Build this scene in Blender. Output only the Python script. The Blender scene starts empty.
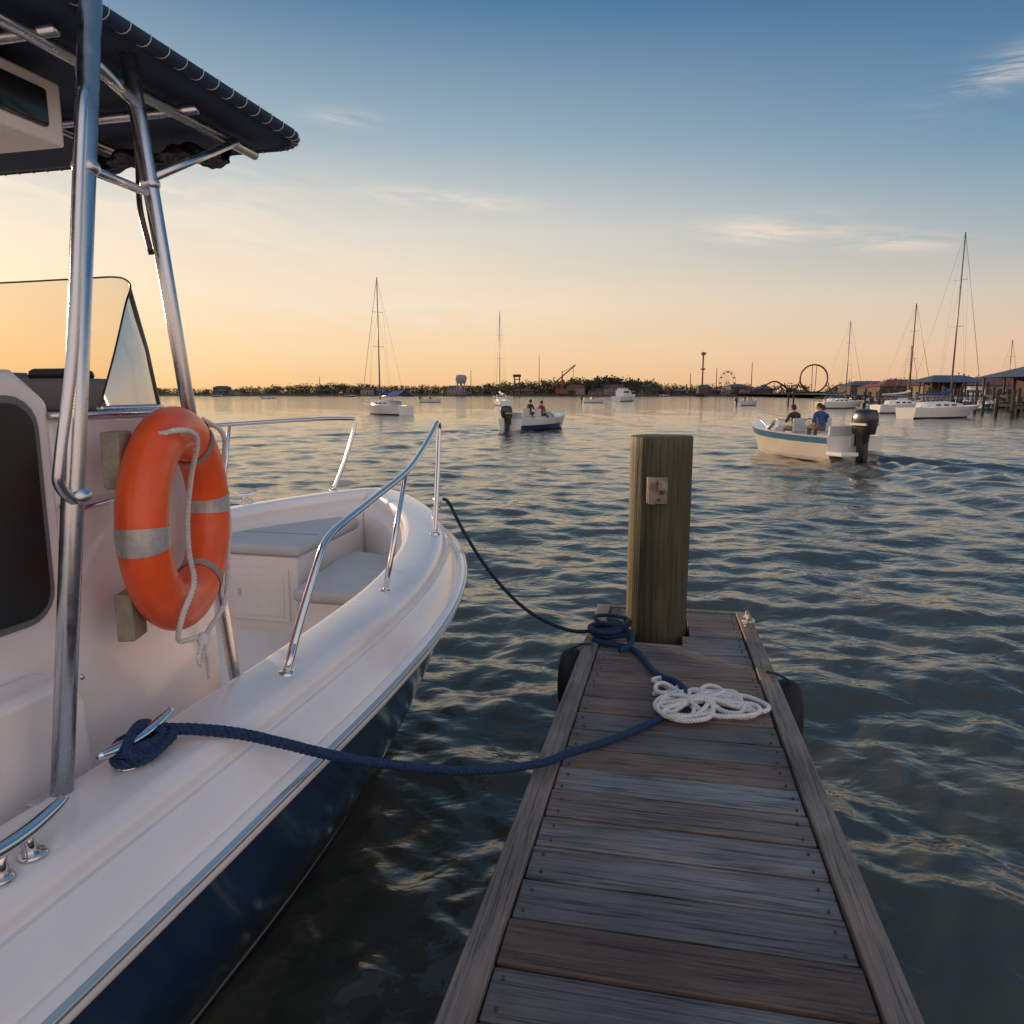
import bpy, math, random
import numpy as np
from mathutils import Vector, Matrix
random.seed(7); rng=np.random.default_rng(11)
sc=bpy.context.scene
R=math.radians
# ------------------------------------------------------------------ materials
def newmat(name):
    m=bpy.data.materials.new(name); m.use_nodes=True
    nt=m.node_tree; b=nt.nodes['Principled BSDF']; return m,nt,b
def mat(name,col,rough=0.5,metal=0.0,coat=0.0,var=0.0,vscale=4.0,bump=0.0,bscale=30.0,stretch=(1,1,1),rvar=0.0):
    m,nt,b=newmat(name)
    b.inputs['Base Color'].default_value=(*col,1); b.inputs['Roughness'].default_value=rough
    b.inputs['Metallic'].default_value=metal; b.inputs['Coat Weight'].default_value=coat
    b.inputs['Coat Roughness'].default_value=0.08
    tc=nt.nodes.new('ShaderNodeTexCoord'); mp=nt.nodes.new('ShaderNodeMapping'); mp.inputs['Scale'].default_value=stretch
    nt.links.new(tc.outputs['Object'],mp.inputs['Vector'])
    if var>0 or rvar>0:
        n=nt.nodes.new('ShaderNodeTexNoise'); n.inputs['Scale'].default_value=vscale; n.inputs['Detail'].default_value=5; n.inputs['Roughness'].default_value=.65
        nt.links.new(mp.outputs[0],n.inputs['Vector'])
        if var>0:
            r=nt.nodes.new('ShaderNodeValToRGB'); r.color_ramp.elements[0].position=.3; r.color_ramp.elements[1].position=.7
            r.color_ramp.elements[0].color=(*[c*(1-var) for c in col],1); r.color_ramp.elements[1].color=(*[min(1,c*(1+var)) for c in col],1)
            nt.links.new(n.outputs['Fac'],r.inputs['Fac']); nt.links.new(r.outputs['Color'],b.inputs['Base Color'])
        if rvar>0:
            mr=nt.nodes.new('ShaderNodeMapRange'); mr.inputs['From Min'].default_value=.3; mr.inputs['From Max'].default_value=.7
            mr.inputs['To Min'].default_value=max(0,rough-rvar); mr.inputs['To Max'].default_value=rough+rvar
            nt.links.new(n.outputs['Fac'],mr.inputs['Value']); nt.links.new(mr.outputs[0],b.inputs['Roughness'])
    if bump>0:
        n2=nt.nodes.new('ShaderNodeTexNoise'); n2.inputs['Scale'].default_value=bscale; n2.inputs['Detail'].default_value=4
        nt.links.new(mp.outputs[0],n2.inputs['Vector'])
        bp=nt.nodes.new('ShaderNodeBump'); bp.inputs['Strength'].default_value=bump; bp.inputs['Distance'].default_value=.01
        nt.links.new(n2.outputs['Fac'],bp.inputs['Height']); nt.links.new(bp.outputs[0],b.inputs['Normal'])
    return m
def wood_mat(name,cA,cB,along='Y',dark=.35,bump=.5,rough=.62,bvar=.3):
    m,nt,b=newmat(name); N=nt.nodes; L=nt.links
    tc=N.new('ShaderNodeTexCoord'); geo=N.new('ShaderNodeNewGeometry')
    add=N.new('ShaderNodeVectorMath'); add.operation='ADD'
    mul=N.new('ShaderNodeVectorMath'); mul.operation='SCALE'; mul.inputs['Scale'].default_value=37.0
    cmb=N.new('ShaderNodeCombineXYZ')
    for i in range(3): L.new(geo.outputs['Random Per Island'],cmb.inputs[i])
    L.new(cmb.outputs[0],mul.inputs[0]); L.new(tc.outputs['Object'],add.inputs[0]); L.new(mul.outputs[0],add.inputs[1])
    def noise(scl,det,dist=.4,rg=.65):
        mp=N.new('ShaderNodeMapping'); mp.inputs['Scale'].default_value=scl; L.new(add.outputs[0],mp.inputs['Vector'])
        n=N.new('ShaderNodeTexNoise'); n.inputs['Scale'].default_value=1.0; n.inputs['Detail'].default_value=det; n.inputs['Roughness'].default_value=rg; n.inputs['Distortion'].default_value=dist
        L.new(mp.outputs[0],n.inputs['Vector']); return n.outputs['Fac']
    g1={'X':(2,60,60),'Y':(60,2,60),'Z':(34,34,1.3)}[along]; g2={'X':(5,170,170),'Y':(170,5,170),'Z':(90,90,3)}[along]; g3={'X':(1,9,9),'Y':(9,1.2,9),'Z':(5,5,.8)}[along]
    n=noise(g1,6,.7); nf=noise(g2,3,.2); nl=noise(g3,4,.6)
    mixn=N.new('ShaderNodeMath'); mixn.operation='MULTIPLY_ADD'; mixn.inputs[1].default_value=.55; L.new(n,mixn.inputs[0])
    mm=N.new('ShaderNodeMath'); mm.operation='MULTIPLY'; mm.inputs[1].default_value=.45; L.new(nf,mm.inputs[0]); L.new(mm.outputs[0],mixn.inputs[2])
    def rmp(c):
        r=N.new('ShaderNodeValToRGB'); e=r.color_ramp.elements; e[0].position=.40; e[1].position=.62
        e[0].color=(*[q*dark for q in c],1); e[1].color=(*c,1); x=e.new(.47); x.color=(*[q*(dark*.35+.6) for q in c],1); L.new(mixn.outputs[0],r.inputs['Fac']); return r.outputs['Color']
    ra,rb=rmp(cA),rmp(cB)
    ad=N.new('ShaderNodeMath'); ad.operation='ADD'; L.new(geo.outputs['Random Per Island'],ad.inputs[0]); L.new(nl,ad.inputs[1])
    mr=N.new('ShaderNodeMapRange'); mr.inputs['From Min'].default_value=.7; mr.inputs['From Max'].default_value=1.3; L.new(ad.outputs[0],mr.inputs['Value'])
    mx=N.new('ShaderNodeMix'); mx.data_type='RGBA'; L.new(mr.outputs[0],mx.inputs['Factor']); L.new(ra,mx.inputs['A']); L.new(rb,mx.inputs['B'])
    hs=N.new('ShaderNodeHueSaturation'); mr2=N.new('ShaderNodeMapRange'); mr2.inputs['To Min'].default_value=1-bvar; mr2.inputs['To Max'].default_value=1+bvar
    ml=N.new('ShaderNodeMath'); ml.operation='MULTIPLY'; ml.inputs[1].default_value=17.3; L.new(geo.outputs['Random Per Island'],ml.inputs[0])
    fr=N.new('ShaderNodeMath'); fr.operation='FRACT'; L.new(ml.outputs[0],fr.inputs[0]); L.new(fr.outputs[0],mr2.inputs['Value'])
    ns=N.new('ShaderNodeTexNoise'); ns.inputs['Scale'].default_value=2.6; ns.inputs['Detail'].default_value=5; L.new(tc.outputs['Object'],ns.inputs['Vector'])
    ms=N.new('ShaderNodeMapRange'); ms.inputs['From Min'].default_value=.35; ms.inputs['From Max'].default_value=.65; ms.inputs['To Min'].default_value=.68; ms.inputs['To Max'].default_value=1.15; L.new(ns.outputs['Fac'],ms.inputs['Value'])
    mv=N.new('ShaderNodeMath'); mv.operation='MULTIPLY'; L.new(mr2.outputs[0],mv.inputs[0]); L.new(ms.outputs[0],mv.inputs[1]); L.new(mv.outputs[0],hs.inputs['Value'])
    L.new(mx.outputs['Result'],hs.inputs['Color']); L.new(hs.outputs[0],b.inputs['Base Color'])
    b.inputs['Roughness'].default_value=rough
    bp=N.new('ShaderNodeBump'); bp.inputs['Strength'].default_value=bump; bp.inputs['Distance'].default_value=.007; L.new(mixn.outputs[0],bp.inputs['Height']); L.new(bp.outputs[0],b.inputs['Normal'])
    return m
M={}
M['gel']=mat('white_gelcoat',(.86,.81,.79),.22,coat=.6,var=.06,vscale=2.5,rvar=.08)
M['gelin']=mat('white_gelcoat_interior',(.81,.75,.72),.38,coat=.15,var=.07,vscale=3)
M['navy']=mat('navy_hull_paint',(.010,.040,.110),.12,coat=.8,var=.15,vscale=2,rvar=.05)
M['bottom']=mat('antifouling',(.01,.012,.016),.6)
M['stripe']=mat('boot_stripe',(.45,.46,.46),.35)
M['rub']=mat('rub_rail',(.62,.61,.60),.25,metal=.7)
M['steel']=mat('stainless_steel',(.74,.74,.76),.15,metal=1,rvar=.06,vscale=12)
M['alu']=mat('brushed_aluminium',(.60,.61,.64),.28,metal=1,rvar=.08,vscale=20,var=.06)
M['canvas']=mat('navy_canvas',(.010,.030,.065),.75,var=.25,vscale=6,bump=.3,bscale=200)
M['vinyl']=mat('vinyl_cushion',(.50,.49,.49),.5,var=.08,vscale=6,bump=.1,bscale=15)
M['grey']=mat('grey_plastic',(.16,.16,.17),.45,var=.1)
M['black']=mat('black_plastic',(.012,.014,.018),.22,coat=.4)
M['smoke']=mat('smoked_acrylic',(.012,.018,.020),.32,var=.2,vscale=3)
M['rubber']=mat('tyre_rubber',(.013,.013,.014),.75,var=.3,vscale=10,bump=.4,bscale=60)
M['orange']=mat('orange_buoy_shell',(.88,.105,.017),.42,coat=.2,var=.12,vscale=9,bump=.10,bscale=25)
M['tape']=mat('reflective_tape',(.46,.45,.44),.35,metal=.3,var=.15,vscale=60)
M['strap']=mat('webbing_strap',(.30,.27,.21),.8,var=.3,vscale=20)
M['wrope']=mat('white_rope_fibre',(.74,.71,.68),.8,var=.15,vscale=80,bump=.5,bscale=300)
M['brope']=mat('blue_rope_fibre',(.012,.040,.12),.65,var=.6,vscale=90,bump=.8,bscale=300)
M['grope']=mat('dark_blue_rope_fibre',(.010,.035,.07),.7,var=.5,vscale=60,bump=.6,bscale=400)
M['steel2']=mat('galvanised_steel',(.34,.33,.31),.5,metal=.5,var=.4,vscale=25)
M['rusty']=mat('rusted_bracket',(.24,.20,.16),.6,metal=.2,var=.5,vscale=22,bump=.4,bscale=60)
M['deckw']=wood_mat('weathered_deck_boards',(.230,.212,.205),(.215,.145,.108),'Y',dark=.18,bump=.9,bvar=.36)
M['stringw']=wood_mat('weathered_stringer',(.37,.285,.22),(.29,.23,.19),'X',dark=.35)
M['pilew']=wood_mat('treated_piling_wood',(.092,.086,.034),(.060,.062,.030),'Z',dark=.32,bump=1.0,bvar=.0)
M['darkw']=mat('wet_dark_wood',(.03,.025,.02),.8,var=.4,vscale=8)
M['winc']=mat('white_hull',(.78,.76,.72),.3,coat=.3,var=.05,vscale=2)
M['cream']=mat('cream_hull',(.70,.66,.58),.35,coat=.3,var=.05,vscale=2)  # cream tone on the motorboat's hull side below the blue stripe
M['teal']=mat('blue_hull_stripe',(.04,.17,.30),.3,coat=.3)
M['bluec']=mat('blue_sail_cover',(.02,.07,.25),.7)
M['mast']=mat('mast_alloy',(.30,.27,.25),.4,metal=.5)
M['glass']=mat('dark_window_glass',(.02,.025,.03),.08,coat=.8)
M['skin']=mat('skin',(.50,.28,.20),.55)
M['hair']=mat('hair',(.03,.018,.012),.7)
M['shirtb']=mat('blue_shirt',(.03,.08,.20),.85,var=.2,vscale=12)
M['shirtd']=mat('dark_shirt',(.05,.03,.035),.85,var=.2,vscale=12)
M['shirtr']=mat('red_shirt',(.22,.05,.04),.85,var=.2,vscale=12)
M['pants']=mat('khaki_trousers',(.16,.13,.10),.85)
M['leaf']=mat('foliage',(.060,.062,.032),.8,var=.6,vscale=.15)
M['bark']=mat('bark',(.08,.06,.045),.9)
M['land']=mat('shore_ground',(.08,.065,.045),.95,var=.3,vscale=.05)
M['roofr']=mat('red_roof',(.20,.06,.045),.7,var=.2,vscale=1)
M['roofb']=mat('blue_grey_roof',(.08,.11,.14),.6,var=.2,vscale=1)
M['wallw']=mat('painted_wall',(.26,.22,.20),.8,var=.1,vscale=1)  # albedo lowered to tone down the sunlit look of the walls
M['walld']=mat('brown_wall',(.10,.07,.055),.8,var=.2,vscale=1)
M['dsteel']=mat('dark_steel',(.06,.045,.045),.6)
M['rsteel']=mat('rust_painted_steel',(.20,.07,.04),.6)
M['lsteel']=mat('pale_painted_steel',(.28,.28,.30),.6)
m,nt,b=newmat('tinted_windscreen'); nt.nodes.remove(b)
tr=nt.nodes.new('ShaderNodeBsdfTransparent'); tr.inputs[0].default_value=(.84,.77,.68,1)
gl=nt.nodes.new('ShaderNodeBsdfGlossy'); gl.inputs['Roughness'].default_value=.06; gl.inputs[0].default_value=(.6,.6,.6,1)
fz=nt.nodes.new('ShaderNodeFresnel'); fz.inputs[0].default_value=1.2
mx=nt.nodes.new('ShaderNodeMixShader'); nt.links.new(fz.outputs[0],mx.inputs[0]); nt.links.new(tr.outputs[0],mx.inputs[1]); nt.links.new(gl.outputs[0],mx.inputs[2])
nt.links.new(mx.outputs[0],nt.nodes['Material Output'].inputs['Surface']); M['tint']=m
# ------------------------------------------------------------------ mesh builder
def cat(pts,n=8,closed=False):
    P=[np.array(p,float) for p in pts]; out=[]; k=len(P)
    for i in (range(k) if closed else range(k-1)):
        if closed: a,b_,c,d=P[(i-1)%k],P[i],P[(i+1)%k],P[(i+2)%k]
        else:
            b_,c=P[i],P[i+1]; a=P[i-1] if i>0 else 2*b_-c; d=P[i+2] if i+2<k else 2*c-b_
        for j in range(n):
            t=j/n; out.append(.5*((2*b_)+(-a+c)*t+(2*a-5*b_+4*c-d)*t*t+(-a+3*b_-3*c+d)*t**3))
    if not closed: out.append(P[-1])
    return out
def frames(path,closed=False):
    P=np.array(path,float); T=np.gradient(P,axis=0)
    if closed: T=np.roll(P,-1,0)-np.roll(P,1,0)
    T/=np.maximum(np.linalg.norm(T,axis=1)[:,None],1e-9)
    up=np.array([0,0,1.]) if abs(T[0][2])<.9 else np.array([1.,0,0])
    n=np.cross(T[0],up); n/=np.linalg.norm(n); Ns=[n]
    for i in range(1,len(P)):
        n=Ns[-1]-T[i]*np.dot(Ns[-1],T[i]); n/=max(np.linalg.norm(n),1e-9); Ns.append(n)
    Ns=np.array(Ns); Bs=np.cross(T,Ns); return P,T,Ns,Bs
class MB:
    def __init__(s): s.v=[];s.f=[];s.m=[];s.mats=[];s.sm=[]
    def mi(s,k):
        if k not in s.mats: s.mats.append(k)
        return s.mats.index(k)
    def add(s,vs,fs,k,smooth=True):
        o=len(s.v); s.v.extend([tuple(map(float,q)) for q in vs]); i=s.mi(k)
        for f in fs: s.f.append(tuple(o+a for a in f)); s.m.append(i); s.sm.append(smooth)
    def box(s,c,d,k,rot=None,taper=1.0,smooth=False):
        vs=[]
        for z in(-1,1):
            t=taper if z>0 else 1
            for y in(-1,1):
                for x in(-1,1):
                    p=Vector((x*d[0]/2*t,y*d[1]/2*t,z*d[2]/2))
                    if rot is not None: p=rot@p
                    vs.append((p.x+c[0],p.y+c[1],p.z+c[2]))
        s.add(vs,[(0,2,3,1),(4,5,7,6),(0,1,5,4),(2,6,7,3),(0,4,6,2),(1,3,7,5)],k,smooth)
    def tube(s,path,r,k,n=10,closed=False,caps=True,sq=1.0):
        P,T,N_,B_=frames(path,closed); L=len(P); rr=[r]*L if np.isscalar(r) else list(r)
        vs=[]
        for i in range(L):
            for j in range(n):
                a=2*math.pi*j/n; vs.append(P[i]+rr[i]*(math.cos(a)*N_[i]+sq*math.sin(a)*B_[i]))
        fs=[]
        for i in range(L if closed else L-1):
            for j in range(n):
                i2=(i+1)%L; fs.append((i*n+j,i2*n+j,i2*n+(j+1)%n,i*n+(j+1)%n))
        if caps and not closed: fs.append(tuple(range(n-1,-1,-1))); fs.append(tuple((L-1)*n+j for j in range(n)))
        s.add(vs,fs,k)
    def cyl(s,a,b,r,k,n=12,r2=None): s.tube([a,b],[r,r if r2 is None else r2],k,n)
    def grid(s,rows,k,closed=False,smooth=True,flip=False):
        n=len(rows[0]); vs=[p for r in rows for p in r]; fs=[]
        for i in range(len(rows)-1):
            for j in range(n if closed else n-1):
                q=(i*n+j,i*n+(j+1)%n,(i+1)*n+(j+1)%n,(i+1)*n+j); fs.append(q[::-1] if flip else q)
        s.add(vs,fs,k,smooth)
    def sph(s,c,r,k,nu=14,nv=9):
        r=(r,r,r) if np.isscalar(r) else r; rows=[]
        for i in range(nv+1):
            t=math.pi*i/nv; rows.append([(c[0]+r[0]*math.sin(t)*math.cos(2*math.pi*j/nu),c[1]+r[1]*math.sin(t)*math.sin(2*math.pi*j/nu),c[2]+r[2]*math.cos(t)) for j in range(nu)])
        s.grid(rows,k,closed=True,flip=True)
    def prism(s,poly,axis,a,b,k):
        def mk(p,t):
            if axis=='y': return (p[0],t,p[1])
            if axis=='z': return (p[0],p[1],t)
            return (t,p[0],p[1])
        n=len(poly); vs=[mk(p,a) for p in poly]+[mk(p,b) for p in poly]
        fs=[tuple(range(n-1,-1,-1)),tuple(range(n,2*n))]+[(i,(i+1)%n,n+(i+1)%n,n+i) for i in range(n)]
        s.add(vs,fs,k,False)
    def rope(s,path,r,k,pitch=.07,strands=3,n=7):
        P=np.array(path,float); d=np.r_[0,np.cumsum(np.linalg.norm(np.diff(P,axis=0),axis=1))]
        m=max(8,int(d[-1]/pitch*10)); t=np.linspace(0,d[-1],m)
        Q=np.stack([np.interp(t,d,P[:,i]) for i in range(3)],1); Q,T,N_,B_=frames(Q)
        for q in range(strands):
            ph=2*math.pi*t/pitch+q*2*math.pi/strands
            S=Q+(r*.54)*(np.cos(ph)[:,None]*N_+np.sin(ph)[:,None]*B_)
            s.tube(S,r*.50,k,n)
    def build(s,name,parent=None,bevel=0,loc=None,rotz=None,fixn=True,seg=2,ang=50):
        me=bpy.data.meshes.new(name); me.from_pydata(s.v,[],s.f)
        for k in s.mats: me.materials.append(M[k])
        me.polygons.foreach_set('material_index',s.m); me.polygons.foreach_set('use_smooth',s.sm); me.update()
        if fixn:
            import bmesh
            bm=bmesh.new(); bm.from_mesh(me); bmesh.ops.recalc_face_normals(bm,faces=bm.faces); bm.to_mesh(me); bm.free()
        ob=bpy.data.objects.new(name,me); sc.collection.objects.link(ob)
        if bevel>0:
            md=ob.modifiers.new('bevel','BEVEL'); md.width=bevel; md.segments=seg; md.limit_method='ANGLE'; md.angle_limit=R(ang)
            for p in me.polygons: p.use_smooth=True
            ob.modifiers.new('wn','WEIGHTED_NORMAL')
        if parent: ob.parent=parent
        if loc: ob.location=loc
        if rotz is not None: ob.rotation_euler=(0,0,rotz)
        return ob
def empty(name,loc,rotz,scale=1):
    e=bpy.data.objects.new(name,None); sc.collection.objects.link(e); e.location=loc; e.rotation_euler=(0,0,rotz); e.scale=(scale,)*3; e.empty_display_size=.2
    return e
# ------------------------------------------------------------------ camera
cam=bpy.data.cameras.new('camera'); co=bpy.data.objects.new('camera',cam); sc.collection.objects.link(co)
cam.lens=26; cam.sensor_width=36; cam.clip_end=20000; cam.clip_start=.05
co.location=(0,0,2.1); co.rotation_euler=(R(90-9.13),0,0); sc.camera=co
sc.view_settings.view_transform='Standard'; sc.view_settings.look='None'; sc.view_settings.exposure=0
# ------------------------------------------------------------------ world
SUN_AZ=R(-42); SUN_EL=R(8)
w=bpy.data.worlds.new('World'); sc.world=w; w.use_nodes=True; nt=w.node_tree; N=nt.nodes; L=nt.links
def mth(op,a,b=None,c=None,cl=False):
    n=N.new('ShaderNodeMath'); n.operation=op; n.use_clamp=cl
    for i,x in enumerate((a,b,c)):
        if x is None: continue
        if isinstance(x,(int,float)): n.inputs[i].default_value=x
        else: L.new(x,n.inputs[i])
    return n.outputs[0]
tc=N.new('ShaderNodeTexCoord'); sx=N.new('ShaderNodeSeparateXYZ'); L.new(tc.outputs['Generated'],sx.inputs[0])
X,Y,Z=sx.outputs
def ramp(stops):
    r=N.new('ShaderNodeValToRGB'); e=r.color_ramp.elements
    while len(e)<len(stops): e.new(.5)
    for i,(p,c) in enumerate(stops): e[i].position=p; e[i].color=(*c,1)
    L.new(Z,r.inputs[0]); return r.outputs[0]
sunr=ramp([(0,(1.0,.60,.28)),(.05,(1.0,.71,.41)),(.12,(1.0,.81,.58)),(.20,(.82,.77,.67)),(.30,(.38,.50,.57)),(.43,(.095,.23,.39)),(.65,(.10,.22,.38)),(1,(.16,.26,.40))])
awr=ramp([(0,(.82,.48,.30)),(.05,(.84,.59,.42)),(.11,(.68,.60,.52)),(.17,(.38,.47,.51)),(.26,(.15,.31,.46)),(.43,(.028,.125,.30)),(.65,(.08,.20,.38)),(1,(.16,.26,.40))])
bkr=ramp([(0,(.90,.66,.56)),(.1,(1.0,.80,.70)),(.3,(.98,.85,.82)),(.6,(.72,.72,.80)),(1,(.30,.38,.50))])
hl=mth('SQRT',mth('ADD',mth('MULTIPLY',X,X),mth('ADD',mth('MULTIPLY',Y,Y),1e-5)))
g=mth('DIVIDE',mth('ADD',mth('MULTIPLY',X,math.sin(SUN_AZ)),mth('MULTIPLY',Y,math.cos(SUN_AZ))),hl)
def mrange(v,a,b_):
    n=N.new('ShaderNodeMapRange'); n.interpolation_type='SMOOTHSTEP'; L.new(v,n.inputs['Value']); n.inputs['From Min'].default_value=a; n.inputs['From Max'].default_value=b_; return n.outputs[0]
def mixc(f,a,b_,mode='MIX'):
    n=N.new('ShaderNodeMix'); n.data_type='RGBA'; n.blend_type=mode
    if isinstance(f,float): n.inputs['Factor'].default_value=f
    else: L.new(f,n.inputs['Factor'])
    for q,s_ in ((a,'A'),(b_,'B')):
        if isinstance(q,tuple): n.inputs[s_].default_value=(*q,1)
        else: L.new(q,n.inputs[s_])
    return n.outputs['Result']
col=mixc(mrange(g,.05,.98),awr,sunr)
back=mrange(mth('DIVIDE',Y,hl),.25,-.6)
col=mixc(back,col,bkr)
az=mth('ARCTAN2',X,Y); el=mth('ARCSINE',Z)
cb=N.new('ShaderNodeCombineXYZ'); L.new(mth('MULTIPLY',az,5.0),cb.inputs[0]); L.new(mth('ADD',mth('MULTIPLY',el,30.0),mth('MULTIPLY',az,3.0)),cb.inputs[1])
nz=N.new('ShaderNodeTexNoise'); nz.inputs['Scale'].default_value=1.3; nz.inputs['Detail'].default_value=6; nz.inputs['Roughness'].default_value=.62; nz.inputs['Distortion'].default_value=.8; L.new(cb.outputs[0],nz.inputs['Vector'])
fib=mrange(nz.outputs['Fac'],.36,.68)
def wisp(a0,e0,wa,we,tilt,amp):
    da=mth('SUBTRACT',az,R(a0)); q=mth('MULTIPLY',da,1/R(wa)); q=mth('MULTIPLY',q,q)
    de=mth('MULTIPLY_ADD',da,-tilt,mth('SUBTRACT',el,R(e0))); p=mth('MULTIPLY',de,1/R(we)); p=mth('MULTIPLY_ADD',p,p,q)
    return mth('MULTIPLY',mth('EXPONENT',mth('MULTIPLY',p,-1.0)),amp)
ws=None
for a in [(-5,13.7,6,.5,-.06,1.9),(18,11.2,5,.9,.0,1.6),(26,9.9,5,.6,-.1,1.4),(32.5,18.8,3.6,1.0,.15,2.0),(-26,10.8,15,4.2,-.15,2.3),(-10,7.2,14,1.8,-.1,1.6),(-12,18.5,2.5,.5,0,.8)]:
    q=wisp(*a); ws=q if ws is None else mth('ADD',ws,q)
cm=mth('MULTIPLY',mth('MULTIPLY',ws,fib),.72,cl=True)
ccol=mixc(mrange(Z,.05,.35),(1.0,.82,.60),(.80,.77,.74))
ccol=mixc(mrange(g,.1,.9),mixc(.5,ccol,(.80,.62,.55)),ccol)
col=mixc(cm,col,ccol)
sky=N.new('ShaderNodeTexSky'); sky.sky_type='NISHITA'; sky.sun_disc=False; sky.sun_elevation=SUN_EL; sky.sun_rotation=SUN_AZ; sky.dust_density=2
nis=mixc(1.0,sky.outputs[0],(.05,.05,.05),'MULTIPLY')
col=mixc(.10,col,nis)
bg=N['Background']; L.new(col,bg.inputs[0]); bg.inputs[1].default_value=1.0
sl=bpy.data.lights.new('sun','SUN'); sl.energy=3.6; sl.angle=R(.8); sl.color=(1,.64,.36); so=bpy.data.objects.new('sun',sl); sc.collection.objects.link(so)
sd=Vector((math.sin(SUN_AZ)*math.cos(SUN_EL),math.cos(SUN_AZ)*math.cos(SUN_EL),math.sin(SUN_EL)))
so.rotation_euler=sd.to_track_quat('Z','Y').to_euler()
# ------------------------------------------------------------------ water
ang=np.linspace(R(-85),R(85),760); ln=np.concatenate([np.arange(math.log(.5),math.log(400),.0078),np.arange(math.log(400),math.log(9000),.06)])
rad=np.exp(ln); rr,aa=np.meshgrid(rad,ang,indexing='ij'); wx=rr*np.sin(aa); wy=rr*np.cos(aa)-1.0
sp=rr*.0085; wz=np.zeros_like(wx)
for i in range(110):
    lam=.13*(2.9/.13)**(i/109.0)*rng.uniform(.9,1.1); k=2*math.pi/lam
    th=R(15)+rng.normal(0,.8); amp=.0046*lam**.86*(1.0 if lam<.9 else .70); ph=rng.uniform(0,6.28)
    fade=np.clip((lam/sp-2.5)/3,0,1)
    a=k*(wx*math.sin(th)+wy*math.cos(th))+ph
    wz+=fade*amp*(np.sin(a)+.3*np.sin(2*a+1.4))*(.7+.6*np.sin(.13*k*wx+.07*k*wy+ph*2))
def wake(px,py,hx,hy,a0,lam):
    global wz
    dx=wx-px; dy=wy-py; s=-(dx*hx+dy*hy); t=dx*hy-dy*hx
    env=np.exp(-np.clip(s,0,None)/16)*np.clip(s+1.5,0,1)
    for sg in(-1,1):
        q=np.abs(t*sg)-(.8+.34*np.clip(s,0,None)); wz+=env*a0*np.exp(-(q/1.1)**2)*np.cos(2*math.pi*(q)/lam)*(t*sg>0)
    wz+=env*a0*.5*np.exp(-(t/1.2)**2)*np.sin(2*math.pi*s/.9+2*np.sin(t*3))
wake(10.9,24.1,math.sin(R(-15)),math.cos(R(-15)),.11,1.5); wake(-.1,42,math.sin(R(43)),math.cos(R(43)),.10,1.8)
nr,na=wx.shape; V=np.stack([wx,wy,wz],-1).reshape(-1,3)
ii,jj=np.meshgrid(np.arange(nr-1),np.arange(na-1),indexing='ij'); q=np.stack([ii*na+jj,ii*na+jj+1,(ii+1)*na+jj+1,(ii+1)*na+jj],-1).reshape(-1,4)[:,::-1]
me=bpy.data.meshes.new('water'); me.vertices.add(len(V)); me.vertices.foreach_set('co',V.ravel().astype(np.float32))
me.loops.add(q.size); me.loops.foreach_set('vertex_index',q.ravel().astype(np.int32)); me.polygons.add(len(q)); me.polygons.foreach_set('loop_start',np.arange(0,q.size,4,dtype=np.int32)); me.polygons.foreach_set('loop_total',np.full(len(q),4,dtype=np.int32))
me.polygons.foreach_set('use_smooth',np.ones(len(q),bool)); me.update(calc_edges=True)
wo=bpy.data.objects.new('water',me); sc.collection.objects.link(wo)
m,nt,b=newmat('sea_water'); b.inputs['Base Color'].default_value=(.068,.070,.052,1); b.inputs['Roughness'].default_value=.05; b.inputs['IOR'].default_value=1.38  # base colour lightened to add brightness missing from the sky reflection
tcn=nt.nodes.new('ShaderNodeTexCoord'); prev=None
for sc_,st,di,strc in ((.6,.8,.060,(1,1.6,1)),(3.2,.9,.024,(1,1.5,1)),(13,.6,.006,(1,1.3,1))):
    mp=nt.nodes.new('ShaderNodeMapping'); mp.inputs['Scale'].default_value=strc; mp.inputs['Rotation'].default_value=(0,0,R(-15)); nt.links.new(tcn.outputs['Object'],mp.inputs[0])
    n=nt.nodes.new('ShaderNodeTexNoise'); n.inputs['Scale'].default_value=sc_; n.inputs['Detail'].default_value=2.0; n.inputs['Roughness'].default_value=.5; n.inputs['Distortion'].default_value=.5; nt.links.new(mp.outputs[0],n.inputs['Vector'])
    bp=nt.nodes.new('ShaderNodeBump'); bp.inputs['Strength'].default_value=st; bp.inputs['Distance'].default_value=di; nt.links.new(n.outputs['Fac'],bp.inputs['Height'])
    if prev: nt.links.new(prev.outputs[0],bp.inputs['Normal'])
    prev=bp
nt.links.new(prev.outputs[0],b.inputs['Normal']); me.materials.append(m)
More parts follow.
